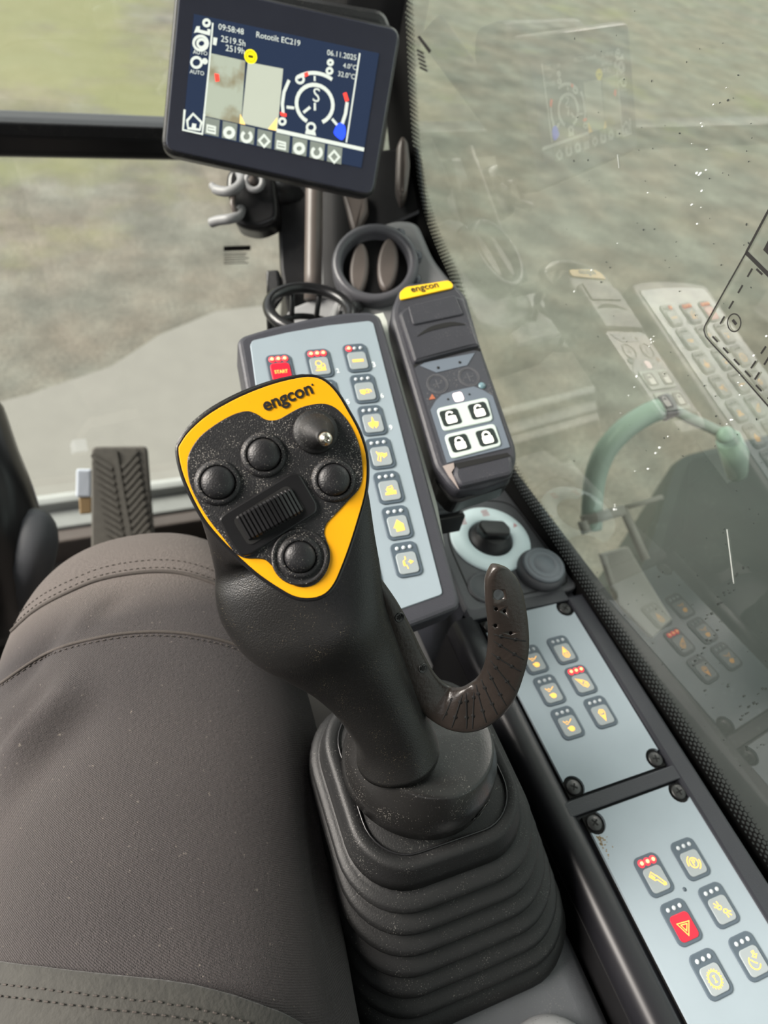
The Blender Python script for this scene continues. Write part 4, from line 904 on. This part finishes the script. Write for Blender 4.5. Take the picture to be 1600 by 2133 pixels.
FBx = Frame(P(174, 1012, 1.1), V((1, 0, 0)), V((0, -.75, .66)))
blk = thing('plastic_block', FBx.pt(0, -.03, 0), 'small white block on a tan base beside the pedal', 'block')
obj('cap', MB().slab(FBx, rpoly(FBx.locs([(159, 978), (190, 978), (190, 1036), (158, 1036)]), .003), -.02, 0, .003), mat('bluish_white_plastic', (.6, .64, .72), .5), blk)
obj('base', MB().slab(FBx, rpoly(FBx.locs([(164, 1037), (191, 1037), (191, 1070), (166, 1072)]), .003), -.02, -.002, .002), TAN, blk, 'tan base')
colm = thing('steering_column', (-.20, .52, 0), 'black plastic steering column cover at the left edge', 'column')
pts = [P(-95, 860, .80), P(-75, 960, .79), P(-50, 1060, .79), P(-40, 1160, .80), P(-60, 1270, .84)]
obj('cover', MB().tube(catmull([tuple(p) for p in pts], 4, False), [.050 + .014 * min(1, i / 9) for i in range(17)], 20), BLACKS, colm)
cb = P(-60, 1270, .84); obj('post', MB().tube([cb + V((0, -.01, .05)), cb, V((cb.x - .01, cb.y + .03, .22)), V((cb.x - .01, cb.y + .05, .0))], [.05, .048, .036, .036], 16), BLACK, colm)
pts = [P(62, 1075, .80), P(72, 1110, .79), P(62, 1170, .79), P(30, 1240, .82)]
obj('lever_boot', MB().tube(catmull([tuple(p) for p in pts], 4, False), [.012, .017, .021, .023, .024, .025, .025, .025, .025, .025, .025, .025, .025], 16), GREYP, colm, 'grey rounded lever boot')

# ------------------------------------------------------------------ JOYSTICK
FC0 = P(575, 1015, .312)
JN = (-ray(575, 1015).normalized() + up * .10 + right * .06)
JF = Frame(FC0, right, JN)
js = thing('joystick', (.145, .12, .50), 'black joystick with a yellow button face and ribbed boot', 'joystick')
Z4 = lambda x, y: (340 + x * .2875, 760 + y * .2875)
face_px = [(95, 620), (115, 560), (190, 460), (340, 335), (560, 215), (780, 130), (960, 85), (1080, 75), (1180, 110), (1270, 200), (1350, 330), (1430, 480), (1480, 640), (1488, 800), (1470, 950), (1420, 1130), (1360, 1320), (1300, 1480), (1250, 1590), (1180, 1670), (1080, 1705), (960, 1695), (850, 1640), (700, 1540), (560, 1420), (400, 1260), (280, 1110), (180, 920), (120, 760)]
face = ccw(catmull(JF.locs([Z4(*p) for p in face_px]), 3))
obj('face_rim', MB().slab(JF, inset(face, -.0006), -.006, .0, .0008), BLACKS, js)
obj('yellow_plate', MB().slab(JF, inset(face, .0010), -.001, .0006, .0002, 1), YELLOW, js, 'yellow face decal')
blk_px = [(175, 730), (190, 640), (260, 530), (370, 440), (480, 375), (560, 345), (620, 338), (680, 360), (730, 393), (780, 405), (840, 395), (920, 350), (1000, 310), (1090, 288), (1170, 285), (1240, 310), (1310, 375), (1370, 465), (1420, 590), (1440, 720), (1440, 830), (1410, 910), (1340, 985), (1240, 1090), (1185, 1150), (1165, 1210), (1180, 1270), (1205, 1340), (1205, 1430), (1170, 1520), (1100, 1590), (1010, 1612), (920, 1585), (850, 1530), (790, 1460), (740, 1415), (680, 1405), (590, 1400), (520, 1360), (440, 1260), (330, 1120), (240, 970), (190, 850)]
blk_o = ccw(catmull(JF.locs([Z4(*p) for p in blk_px]), 3))
obj('black_face', MB().slab(JF, blk_o, .0, .0011, .0003, 1), BLACKD, js, 'dusty black button face')
obj('lettering', text_mb(JF, 'engcon', Z4(742, 338), Z4(1086, 207), .0007, .0002, .028, 1.0), PRINT, js)
c = JF.loc(*Z4(1078, 146)); obj('trademark_dot', MB().lathe(JF, [(.00045, .0006), (.00045, .0009), (.0001, .0009)], 10, *c), PRINT, js)
def jbutton(x, y, rc=.0098, rb=.0072, sunk=False):
    c = JF.loc(*Z4(x, y))
    col_ = [(rc * 1.04, .0009), (rc, .0016), (rc * .93, .0027), (rb * 1.1, .0030), (rb * 1.03, .0028)] if not sunk else [(rc * 1.28, .0010), (rc * 1.26, .0022), (rc * 1.18, .0026), (rc * 1.1, .0014), (rc * .98, .0014), (rc * .93, .0026), (rb * 1.1, .003), (rb * 1.03, .0028)]
    k_ = obj('thumb_button', MB().lathe(JF, col_ + [(rb * 1.03, .0012), (.0001, .0012)], 40, *c), BLACKD, js)
    prof = [(rb * .985, .0012), (rb * .985, .0028)] + [(rb * .985 * math.cos(a), .0028 + .0032 * math.sin(a)) for a in [math.radians(90 * i / 7) for i in range(1, 7)]] + [(.0001, .0060)]
    obj('button_dome', MB().lathe(JF, prof, 40, *c), BLACK, k_)
jbutton(397, 857); jbutton(728, 657); jbutton(1232, 838); jbutton(988, 1392, .0098, .0069, True)
# mini joystick: rubber cone with a steel tip leaning to lower right
c = V(JF.loc(*Z4(1100, 490))); tip = V(JF.loc(*Z4(1143, 575)))
mjs = obj('mini_stick', MB().rings([[JF.pt(c.x + (tip - c).x * t + r * math.cos(2 * math.pi * k / 36), c.y + (tip - c).y * t + r * math.sin(2 * math.pi * k / 36), h) for k in range(36)] for r, h, t in ((.0100, .0009, 0), (.0100, .0026, 0), (.0096, .0034, 0), (.0088, .0036, .02), (.0078, .0048, .08), (.0070, .0066, .18), (.0056, .0086, .34), (.0044, .0106, .52), (.0034, .0130, .72), (.0030, .0142, .84), (.0028, .0143, .88))]), RUBBER, js, 'black rubber cone of the mini stick')
FT = Frame(JF.pt(tip.x, tip.y, .0142), JF.ex, JF.ez * 1 + JF.ex * .12 - JF.ey * .22)
obj('steel_tip', MB().lathe(FT, [(.0026, -.001), (.0031, .0004), (.0030, .0016), (.0022, .0028), (.0018, .0030), (.0016, .0038), (.0009, .0038), (.0007, .0030), (.0001, .0030)], 20), STEEL, mjs, 'bright steel tip')
# thumb wheel in its frame
rdir = (V(JF.loc(*Z4(930, 980))) - V(JF.loc(*Z4(560, 1180)))).normalized()
RFr = Frame(JF.pt(*JF.loc(*Z4(762, 1090)), 0), JF.ex * rdir.x + JF.ey * rdir.y, JF.ez)
fr_o = rpoly(RFr.locs([Z4(*p) for p in ((400, 1120), (440, 1080), (920, 790), (985, 795), (1110, 1010), (1110, 1070), (620, 1385), (560, 1385), (480, 1280))]), .0035, 5)
obj('wheel_frame', MB().slab(RFr, fr_o, .0009, .0030, .0008), BLACKS, js, 'glossy frame round the thumb wheel')
wo_ = rpoly(RFr.locs([Z4(*p) for p in ((498, 1120), (900, 870), (1035, 1060), (620, 1318))]), .003, 5)
obj('wheel_slot', MB().slab(RFr, wo_, .0028, .0033), DARKV, js)
w0 = RFr.loc(*Z4(520, 1110)); w1_ = RFr.loc(*Z4(905, 880)); w2_ = RFr.loc(*Z4(1025, 1055)); w3_ = RFr.loc(*Z4(630, 1300))
xa0 = (w0[0] + w3_[0]) / 2 ; xa1 = (w1_[0] + w2_[0]) / 2; yb1 = (w0[1] + w1_[1]) / 2; yb0 = (w2_[1] + w3_[1]) / 2
hw = (xa1 - xa0) / 2; xm = (xa0 + xa1) / 2; Rw = hw * 2.0; zc = .0074 - Rw
rows = []; nt_ = 15; amax = math.asin(min(.98, hw / Rw))
prof = []
for i in range(nt_):
    for da, dr in ((-.5, -.0009), (-.28, 0), (.28, 0), (.5, -.0009)):
        a = -amax + 2 * amax * (i + .5 + da) / nt_; prof.append((xm + (Rw + dr) * math.sin(a), zc + (Rw + dr) * math.cos(a)))
wh = MB(); R_ = []
for x, z in prof: R_.append([RFr.pt(x, yb0 + .0004, .0015), RFr.pt(x, yb0 + .0004, z - .0012), RFr.pt(x, yb0 + .0014, z), RFr.pt(x, yb1 - .0014, z), RFr.pt(x, yb1 - .0004, z - .0012), RFr.pt(x, yb1 - .0004, .0015)])
wh.rings(R_, smooth=False); obj('thumb_wheel', wh, BLACKS, js, 'ribbed black thumb wheel')
# grip body: loft from the face down to the base
def img_ring(cx, cy, z, a, b, ang, n=64, back=None, tilt=0.0):
    """ellipse round a point: half width a across the image direction ang, half depth b into the scene"""
    p = P(cx, cy, z); d = right * math.cos(ang) - up * math.sin(ang)
    q = back if back else (-fwd)
    return [p + d * a * math.cos(2 * math.pi * k / n) + q * b * math.sin(2 * math.pi * k / n) for k in range(n)]
def resample(ring, n):
    d = [0]
    for i in range(len(ring)): d.append(d[-1] + (ring[(i + 1) % len(ring)] - ring[i]).length)
    out = []
    for k in range(n):
        s_ = d[-1] * k / n; i = max(j for j in range(len(ring)) if d[j] <= s_); t = (s_ - d[i]) / max(1e-9, d[i + 1] - d[i]); out.append(ring[i].lerp(ring[(i + 1) % len(ring)], t))
    return out
NR = 64
def px_ring(pts): return resample([V(p) for p in catmull([tuple(P(*q)) for q in pts], 6)], NR)
r0 = resample([JF.pt(a, b, -.0055) for a, b in inset(face, .0003)], NR)
r1 = resample([JF.pt(a, b, -.012) for a, b in inset(face, .001)], NR)
# successive sections, each traced as a closed loop (pixel x, pixel y, distance); all start near the face's first point
def start_align(ring, ref):
    k = min(range(NR), key=lambda i: sum((ring[(i + j) % NR] - ref[j]).length for j in range(0, NR, 8)))
    return ring[k:] + ring[:k]
def sect(Lp, Rp, zL, zR, near, far, n=NR):
    """section between left and right outline points; bulges near the camera by near, away by far"""
    A = P(Lp[0], Lp[1], zL); B = P(Rp[0], Rp[1], zR); c_ = (A + B) / 2; h = (B - A) / 2
    ax = ray((Lp[0] + Rp[0]) / 2, (Lp[1] + Rp[1]) / 2).normalized(); axis = JAX
    q = h.cross(axis).normalized()
    if q.dot(ax) > 0: q = -q
    out = []
    for k in range(n):
        a = 2 * math.pi * k / n; sgn = math.sin(a); cc_ = math.cos(a)
        out.append(c_ + h * math.copysign(abs(cc_) ** .9, cc_) + q * (near if sgn > 0 else far) * math.copysign(abs(sgn) ** .9, sgn))
    return out
JAX = (P(575, 1015, .312) - P(830, 1570, .405)).normalized()
secs = [r0, r1]
for a in (((447, 1185), (768, 1030), .352, .342, .012, .030), ((448, 1235), (780, 1110), .356, .349, .017, .030), ((462, 1290), (792, 1180), .360, .354, .021, .028), ((510, 1350), (800, 1240), .364, .360, .025, .026), ((585, 1396), (820, 1300), .371, .368, .022, .024), ((640, 1425), (838, 1350), .377, .374, .021, .023), ((690, 1468), (858, 1405), .384, .381, .020, .022), ((724, 1512), (880, 1462), .391, .388, .020, .022), ((742, 1545), (900, 1510), .397, .395, .021, .022), ((742, 1575), (915, 1550), .4035, .4015, .025, .024)):
    secs.append(start_align(sect(*a), secs[-1]))
# orientation check: make every ring run the same way round
def ring_n(r): 
    c_ = sum(r, V((0, 0, 0))) / len(r); n_ = V((0, 0, 0))
    for i in range(len(r)): n_ += (r[i] - c_).cross(r[(i + 1) % len(r)] - c_)
    return n_
for i in range(1, len(secs)):
    if ring_n(secs[i]).dot(ring_n(secs[0])) < 0: secs[i] = secs[i][::-1]
    secs[i] = start_align(secs[i], secs[i - 1])
# smooth in-between rings
sm = []
for i in range(NR):
    col_ = catmull([tuple(s_[i]) for s_ in secs], 4, False); sm.append([V(p) for p in col_])
grip = obj('grip', MB().rings([[sm[i][j] for i in range(NR)] for j in range(len(sm[0]))]), GRIP, js, 'matte black moulded grip')
# thumb hook: flat rubber band curving round to the right
Zh = lambda x, y: (640 + x * .375, 1000 + y * .375)
hkp = [((398, 535), (392, 545), .350), ((490, 660), (415, 700), .357), ((570, 800), (440, 880), .364), ((640, 950), (480, 1060), .3715), ((715, 1080), (560, 1210), .378), ((790, 1140), (690, 1335), .384), ((860, 1150), (810, 1390), .386), ((920, 1115), (930, 1395), .385), ((960, 1070), (1040, 1345), .381), ((985, 1010), (1140, 1240), .376), ((1000, 930), (1200, 1090), .371), ((1003, 850), (1230, 950), .366), ((1000, 770), (1226, 800), .361), ((988, 650), (1200, 640), .355), ((990, 550), (1160, 540), .351), ((1022, 490), (1110, 490), .349), ((1050, 472), (1085, 474), .3485)]
Ls = catmull([tuple(P(*Zh(*i), z - .004 * (1 if k > 5 else -1))) for k, (i, o_, z) in enumerate(hkp)], 4, False); Os = catmull([tuple(P(*Zh(*o_), z + .002)) for k, (i, o_, z) in enumerate(hkp)], 4, False)
band = MB(); R_ = []
hook_mid = []
for i, (a, b) in enumerate(zip(Ls, Os)):
    a, b = V(a), V(b); c_ = (a + b) / 2; h = (b - a) / 2
    t = (V(Ls[min(i + 1, len(Ls) - 1)]) + V(Os[min(i + 1, len(Os) - 1)]) - V(Ls[max(i - 1, 0)]) - V(Os[max(i - 1, 0)])).normalized()
    q = h.cross(t).normalized()
    if q.dot(fwd) > 0: q = -q                # q points to the camera side
    th = min(.0034, h.length * .8)
    ring = []
    for k in range(20):
        an = 2 * math.pi * k / 20; ring.append(c_ + h * math.copysign(abs(math.cos(an)) ** .55, math.cos(an)) + q * th * math.copysign(abs(math.sin(an)) ** .75, math.sin(an)))
    R_.append(ring); hook_mid.append((c_, h, q, th, t))
band.rings(R_)
hook = obj('thumb_hook', band, LEATHER, js, 'dark brown flexible thumb hook')
# holes cut in the hook end
cut = MB()
hb = BVHTree.FromPolygons(band.v, band.f)
def hook_hit(x, y):
    h = hb.ray_cast(CAM, ray(*Zh(x, y)).normalized()); return h[0], (h[1] if h[1].dot(fwd) < 0 else -h[1])
def hole(x, y, r, depth=.03):
    p = hook_hit(x, y)[0]; cut.lathe(Frame(p, right, -ray(*Zh(x, y))), [(r, -depth), (r, depth)], 20)
hole(1064, 637, .0026); hole(1050, 716, .0009, .0025); hole(1096, 728, .0009, .0025); hole(1046, 808, .0009, .0025); hole(1131, 850, .0009, .0025)
cme = cut.mesh('hole_cutter'); co = bpy.data.objects.new('hole_cutter', cme); COL.objects.link(co)
md = hook.modifiers.new('holes', 'BOOLEAN'); md.operation = 'DIFFERENCE'; md.object = co; md.solver = 'EXACT'
bpy.context.view_layer.update()
nm_ = bpy.data.meshes.new_from_object(hook.evaluated_get(bpy.context.evaluated_depsgraph_get()))
hook.modifiers.clear()
if len(nm_.polygons) > 200: hook.data = nm_
bpy.data.objects.remove(co)
# grooves across the hook with vent dots
gidx = [22, 24, 26, 28, 30.5, 33, 35.5, 38, 40.5, 43, 45.5]
def hm(i):
    k = int(i); t = i - k; A, B = hook_mid[k], hook_mid[min(k + 1, len(hook_mid) - 1)]
    return tuple(A[j].lerp(B[j], t) if j != 3 else A[j] for j in range(5))
for gi in gidx:
    c_, h, q, th, t = hm(gi); sl = .0012 * random.choice((-1, 1))
    pth = [c_ + h * (f * .93) + q * (th * math.copysign((1 - abs(f) ** 3.6) ** .40, 1) * .97 + .0001) + t * sl * f for f in [-1 + 2 * k / 10 for k in range(11)]]
    obj('groove', MB().tube(pth, .00042, 6), DARKV, hook)
    for f in (-.45, .25):
        p = c_ + h * f + q * (th * .98) + t * sl * f
        obj('vent_dot', MB().lathe(Frame(p, h, q), [(.00115, -.001), (.00115, .0002), (.0001, .0002)], 10), DARKV, hook)
for sx_, sy_ in ((513, 762), (643, 1045)):
    p, q = hook_hit(sx_, sy_)
    F_ = Frame(p, right, q); s_ = obj('hook_screw', MB().lathe(F_, [(.0027, -.002), (.0027, .0002), (.0023, .0005), (.0018, -.0001), (.0001, -.0001)], 16), SCREWM, hook, 'dark screw fixing the hook')
    obj('star_recess', MB().slab(F_, [((.0016 if k % 2 else .0009) * math.cos(math.pi * k / 6), (.0016 if k % 2 else .0009) * math.sin(math.pi * k / 6)) for k in range(12)], -.0001, .0003), DARKV, hook)

# base puck
B0 = V((.1465, .139, .6155)); BAX = V((.08, .16, 1)).normalized()
BF = Frame(B0, V((1, 0, 0)), BAX)
n_ = 56
def puck_ring(r, c, sh=0): return [BF.pt(r * math.cos(2 * math.pi * k / n_) * 1.0, r * (.97 if math.sin(2 * math.pi * k / n_) > 0 else 1.0) * math.sin(2 * math.pi * k / n_) + sh, c) for k in range(n_)]
pk = MB().rings([puck_ring(r, c, s_) for r, c, s_ in ((.0460, -.031, 0), (.0466, -.022, 0), (.0462, -.015, 0), (.0448, -.010, 0), (.0418, -.004, 0), (.0402, .0, 0), (.0394, .0012, 0), (.0380, .0018, 0), (.030, .0022, 0), (.001, .0026, 0))])
obj('base_collar', pk, mat('satin_black_plastic', (.012, .0117, .0115), .3, bump=.12, bscale=900, var=.2, specks=.3, sscale=1300), js, 'smooth black collar under the grip')
em = MB(); 
def rim_pt(a, h, off=.0003):
    return BF.pt((.0466 + off) * math.cos(a), (.0466 + off) * math.sin(a), h)
ea = math.radians(-62)
pth = [rim_pt(ea + .13 * math.cos(q), -.0215 + .0042 * math.sin(q)) for q in [2 * math.pi * i / 20 for i in range(20)]]
em.tube(pth, .00035, 6, closed=True); em.tube([rim_pt(ea + .06 * math.cos(q), -.0215 + .0022 * math.sin(q)) for q in [2 * math.pi * i / 16 for i in range(16)]], .0004, 6, closed=True)
for s_ in (-1, 1): em.tube([rim_pt(ea + s_ * .12, -.0215), rim_pt(ea + s_ * .2, -.0215)], .00035, 6)
obj('embossed_mark', em, GRIP, js, 'small embossed mark on the collar')
# boot
def boot_ring(z, cx, cy, hx_, hy_, r, n=9):
    return [V((x, y, z)) for x, y in rrect(2 * hx_, 2 * hy_, r, n, cx, cy)]
bp = []
def bring(z, e, t):           # t: 0 top .. 1 bottom
    cx = .1475 + .0125 * t; cy = .1335 - .0315 * t; return boot_ring(z, cx, cy, .0535 + .0165 * t + e, .0540 + .0255 * t + e, .033 + e)
R_ = [bring(.586, -.024, 0), bring(.5855, -.010, 0), bring(.5848, -.0085, 0), bring(.5862, -.0075, 0), bring(.5868, -.003, 0), bring(.5862, -.0006, 0), bring(.584, .0006, 0), bring(.5755, .0012, .05), bring(.5685, .0018, .08)]
ribs = 6; z0, z1 = .5685, .498
for i in range(ribs):
    t0 = .1 + .9 * i / ribs; dz = (z0 - z1) / ribs; z = z0 - dz * i
    R_ += [bring(z, -.0030, t0), bring(z - dz * .06, .0030, t0 + .02), bring(z - dz * .18, .0062, t0 + .04), bring(z - dz * .36, .0072, t0 + .06), bring(z - dz * .58, .0058, t0 + .09), bring(z - dz * .82, .0005, t0 + .12), bring(z - dz * .95, -.0030, t0 + .14)]
R_ += [bring(.496, .004, 1.0), bring(.494, .0075, 1.02), bring(.478, .010, 1.04)]
obj('boot', MB().rings(R_), RUBBER, js, 'ribbed black rubber boot')
obj('boot_cap_lip', MB().tube(bring(.5866, -.0078, 0), .0006, 6, closed=True), BLACKS, js)
obj('mould_line', MB().tube([V((.150, .0805, .5857)), V((.1505, .0787, .5805)), V((.151, .0760, .571))], .0003, 6), BLACKS, js)

# joystick pod under the boot and armrest end
jp = MB(); R_ = []
for z, e in ((.30, .0), (.46, .0), (.474, -.003), (.481, -.010), (.484, -.022)):
    R_.append([V((x, y, z)) for x, y in rrect(.130 + 2 * e, .42 + 2 * e, .05 + e * .6, 8, .178, .02)])
jp.rings(R_)
tag(obj('joystick_pod', jp, GREYP), 'dark grey plastic pod under the joystick boot', 'pod')
ap = MB(); FA = Frame(onZ(1150, 2185, .50), (1, 0, 0), (0, 0, 1))
ap.rings([[FA.pt(.030 * s_ * math.cos(a), .035 * s_ * math.sin(a) - .02, z) for a in [2 * math.pi * i / 32 for i in range(32)]] for s_, z in ((1.1, -.03), (1.08, -.008), (1.0, .0), (.85, .004), (.5, .006), (.02, .0065))])
tag(obj('armrest_knob', ap, mat('speckled_grey_plastic', (.17, .175, .18), .6, var=.15, specks=.8, sscale=500, speckcol=(.03, .03, .03))), 'light grey speckled rounded pad end at the bottom edge', 'pad')

# ------------------------------------------------------------------ PERSON: legs in charcoal work trousers
legm = bpy.data.meshes.new('person'); bm = bmesh.new()
def add_loft(secs, n=40):
    """secs: centre, radius across, radius up, axis"""
    prev = None; first = None
    pts = catmull([tuple(c) + (a, b) for c, a, b in secs], 5, False)
    for i, p in enumerate(pts):
        c = V(p[:3]); t = V(pts[min(i + 1, len(pts) - 1)][:3]) - V(pts[max(i - 1, 0)][:3]); t.normalize()
        side = V((1, 0, 0)) - t * t.x; side.normalize(); upv = side.cross(t)
        if upv.z < 0 and abs(t.z) < .8: upv = -upv
        ring = [bm.verts.new(c + side * p[3] * math.copysign(abs(math.cos(2 * math.pi * k / n)) ** .9, math.cos(2 * math.pi * k / n)) + upv * p[4] * math.copysign(abs(math.sin(2 * math.pi * k / n)) ** .9, math.sin(2 * math.pi * k / n))) for k in range(n)]
        if prev:
            for k in range(n): bm.faces.new((prev[k], prev[(k + 1) % n], ring[(k + 1) % n], ring[k]))
        else: bm.faces.new(ring[::-1])
        prev = ring
    bm.faces.new(prev)
# right leg: hip, thigh, knee, shin, boot
add_loft([(V((-.06, -.27, .485)), .12, .10), (V((-.05, -.15, .495)), .122, .102), (V((-.038, -.04, .498)), .118, .102), (V((-.026, .04, .498)), .110, .100), (V((-.016, .11, .498)), .109, .098), (V((-.004, .18, .497)), .112, .096), (V((.003, .26, .492)), .110, .092), (V((.008, .32, .476)), .103, .088), (V((.010, .368, .434)), .093, .082), (V((.010, .395, .36)), .080, .074), (V((.006, .415, .28)), .068, .066), (V((.0, .43, .17)), .06, .062), (V((.0, .445, .085)), .05, .055)])
add_loft([(V((.0, .39, .05)), .038, .04), (V((.0, .45, .055)), .045, .048), (V((.005, .55, .045)), .046, .038), (V((.01, .62, .035)), .034, .026)])
# left leg, splayed outwards
add_loft([(V((-.22, -.26, .475)), .105, .098), (V((-.25, -.12, .475)), .108, .096), (V((-.30, .08, .47)), .102, .090), (V((-.36, .28, .462)), .094, .084), (V((-.375, .345, .44)), .090, .080), (V((-.38, .385, .39)), .078, .072), (V((-.38, .40, .28)), .066, .065), (V((-.38, .42, .15)), .058, .06), (V((-.38, .43, .085)), .05, .055)])
add_loft([(V((-.38, .38, .05)), .038, .04), (V((-.38, .44, .055)), .045, .048), (V((-.385, .54, .045)), .046, .038), (V((-.39, .61, .035)), .034, .026)])
# pelvis
add_loft([(V((-.13, -.40, .47)), .12, .10), (V((-.13, -.36, .475)), .17, .105), (V((-.13, -.28, .475)), .19, .10), (V((-.13, -.18, .47)), .17, .085), (V((-.13, -.12, .46)), .12, .06)])
bmesh.ops.recalc_face_normals(bm, faces=bm.faces); bm.to_mesh(legm); bm.free()
per = bpy.data.objects.new('person', legm); COL.objects.link(per)
rm = per.modifiers.new('one_surface', 'REMESH'); rm.mode = 'VOXEL'; rm.voxel_size = .007; rm.use_smooth_shade = True
sm_ = per.modifiers.new('soft', 'SMOOTH'); sm_.iterations = 6; sm_.factor = .5
bpy.context.view_layer.update()
lm = bpy.data.meshes.new_from_object(per.evaluated_get(bpy.context.evaluated_depsgraph_get())); per.modifiers.clear()
# cloth folds: gentle creases running off the crotch towards the knee
def fold(p):
    d = 0
    if p.z > .40:
        for (a, b, wd, h) in FOLDS:
            ab = b - a; t = max(0, min(1, (p - a).dot(ab) / ab.length_squared)); q = a + ab * t; r = (p - q).length
            d += 1.7 * h * math.exp(-(r / wd) ** 2) * math.sin(math.pi * (.1 + .9 * t)) 
    return d
def leg_hit(x, y, bvh):
    h = bvh.ray_cast(CAM, ray(x, y).normalized()); return h[0]
bvh = BVHTree.FromPolygons([v.co for v in lm.vertices], [tuple(p.vertices) for p in lm.polygons])
def Lh(x, y):
    h = leg_hit(x, y, bvh); return h if h else P(x, y, .5)
FOLDS = [(Lh(20, 1440), Lh(170, 1290), .012, -.006), (Lh(60, 1400), Lh(230, 1260), .009, .004), (Lh(0, 1600), Lh(190, 1400), .014, .006), (Lh(0, 1540), Lh(130, 1420), .010, -.005), (Lh(0, 1700), Lh(230, 1440), .016, -.004), (Lh(150, 1330), Lh(280, 1225), .008, -.003), (Lh(640, 1560), Lh(720, 2100), .012, -.004), (Lh(100, 2100), Lh(620, 2120), .02, .003)]
lm.calc_loop_triangles()
nv = [v.normal.copy() for v in lm.vertices]
for v, nn in zip(lm.vertices, nv): v.co = v.co + nn * fold(v.co)
lm.update(); lm.name = 'person'; lm.materials.append(CLOTH)
for p in lm.polygons: p.use_smooth = True
per.data = lm; WM[per] = Matrix.Identity(4)
tag(per, 'seated person in charcoal work trousers, right thigh beside the joystick', 'person')
bvh = BVHTree.FromPolygons([v.co for v in lm.vertices], [tuple(p.vertices) for p in lm.polygons])
def surf(pxs, off, n=8):
    out = []
    for x, y in catmull(pxs, n, False):
        h = bvh.ray_cast(CAM, ray(x, y).normalized())
        if h[0] is not None: out.append((h[0] + h[1] * off, h[1]))
    return out
def seam(pxs, r=.0011, off=.0002, lab=None, name='seam'):
    s_ = surf(pxs, off)
    if len(s_) > 3: return obj(name, MB().tube([p for p, q in s_], r, 6), SEAM, per, lab)
def stitches(pxs, off=.0004, ln=.0022, gap=.0015, r=.0004):
    s_ = surf(pxs, off, 14); m_ = MB(); acc = 0; on = True; cur = []
    for i in range(len(s_) - 1):
        a, b = s_[i][0], s_[i + 1][0]; d = (b - a).length; k = max(1, int(d / .0005))
        for j in range(k):
            p = a.lerp(b, j / k); acc += d / k
            if on:
                cur.append(p)
                if acc > ln:
                    if len(cur) > 1: m_.tube(cur[::max(1, len(cur) // 3)], r, 5)
                    cur = []; on = False; acc = 0
            elif acc > gap: on = True; acc = 0
    if m_.v: o = obj('stitching', m_, SEAM, per, 'row of stitches on the trousers'); o['kind'] = 'stuff'
sA = [(-20, 1352), (0, 1340), (30, 1310), (75, 1271), (135, 1238), (210, 1208), (300, 1193), (375, 1195), (445, 1216), (520, 1250)]
seam(sA, .0016, .0004, 'raised seam across the knee'); stitches([(x, y - 9) for x, y in sA]); stitches([(x + 4, y - 25) for x, y in sA])
sB = [(-20, 1440), (0, 1425), (100, 1360), (200, 1330), (300, 1317), (400, 1322), (500, 1347), (600, 1400), (655, 1455), (678, 1550), (694, 1650), (722, 1850), (744, 2000), (752, 2140)]
seam(sB, .0013, .0002, 'raised seam round the thigh panel'); stitches([(x - 3, y + 8) for x, y in sB[:8]])
# jacket hem lying across the lap
hem = [(-110, 1990), (0, 2002), (200, 2030), (400, 2055), (550, 2100), (625, 2138), (680, 2180)]
hm_ = MB(); top = surf(hem, .0030, 6)
rows = []
for k, (dy, off) in enumerate(((0, .0002), (1, .0035), (6, .0042), (30, .0036), (50, .0046), (75, .0036), (110, .0046), (160, .004), (220, .004), (320, .004), (430, .004))):
    rows.append([ (p + q) for p, q in [(h0, n0 * 1.0) for h0, n0 in [(a, b * 0) for a, b in surf([(x, y + dy) for x, y in hem], off, 6)]]])
mn = min(len(r) for r in rows)
if mn > 4:
    rows = [r[:mn] for r in rows]; hm_.rings(rows, False, False, True, False)
    ho = obj('jacket_hem', hm_, mat('dark_olive_cloth', (.026, .025, .021), .85, bump=.8, bscale=420, var=.4, vscale=160, sheen=.2), per, 'dark jacket hem lying across the lap')
    stitches([(x, y + 48) for x, y in hem], .0048); stitches([(x, y + 72) for x, y in hem], .0044)

# seat under the person
st = thing('operator_seat', (-.13, -.2, .0), 'black fabric operator seat under the person', 'seat')
obj('cushion', MB().slab(IDF, rrect(.46, .50, .06, 6, -.14, -.17), .28, .375, .03, 3, True), SEATM, st)
obj('pedestal', MB().slab(IDF, rrect(.36, .38, .03, 4, -.13, -.2), .0, .28), BLACK, st)
obj('backrest', MB().slab(Frame((-.13, -.52, .42), (1, 0, 0), (0, 1, .15)), rrect(.46, .60, .08, 6, 0, .32), -.05, .05, .03, 3, True), SEATM, st)
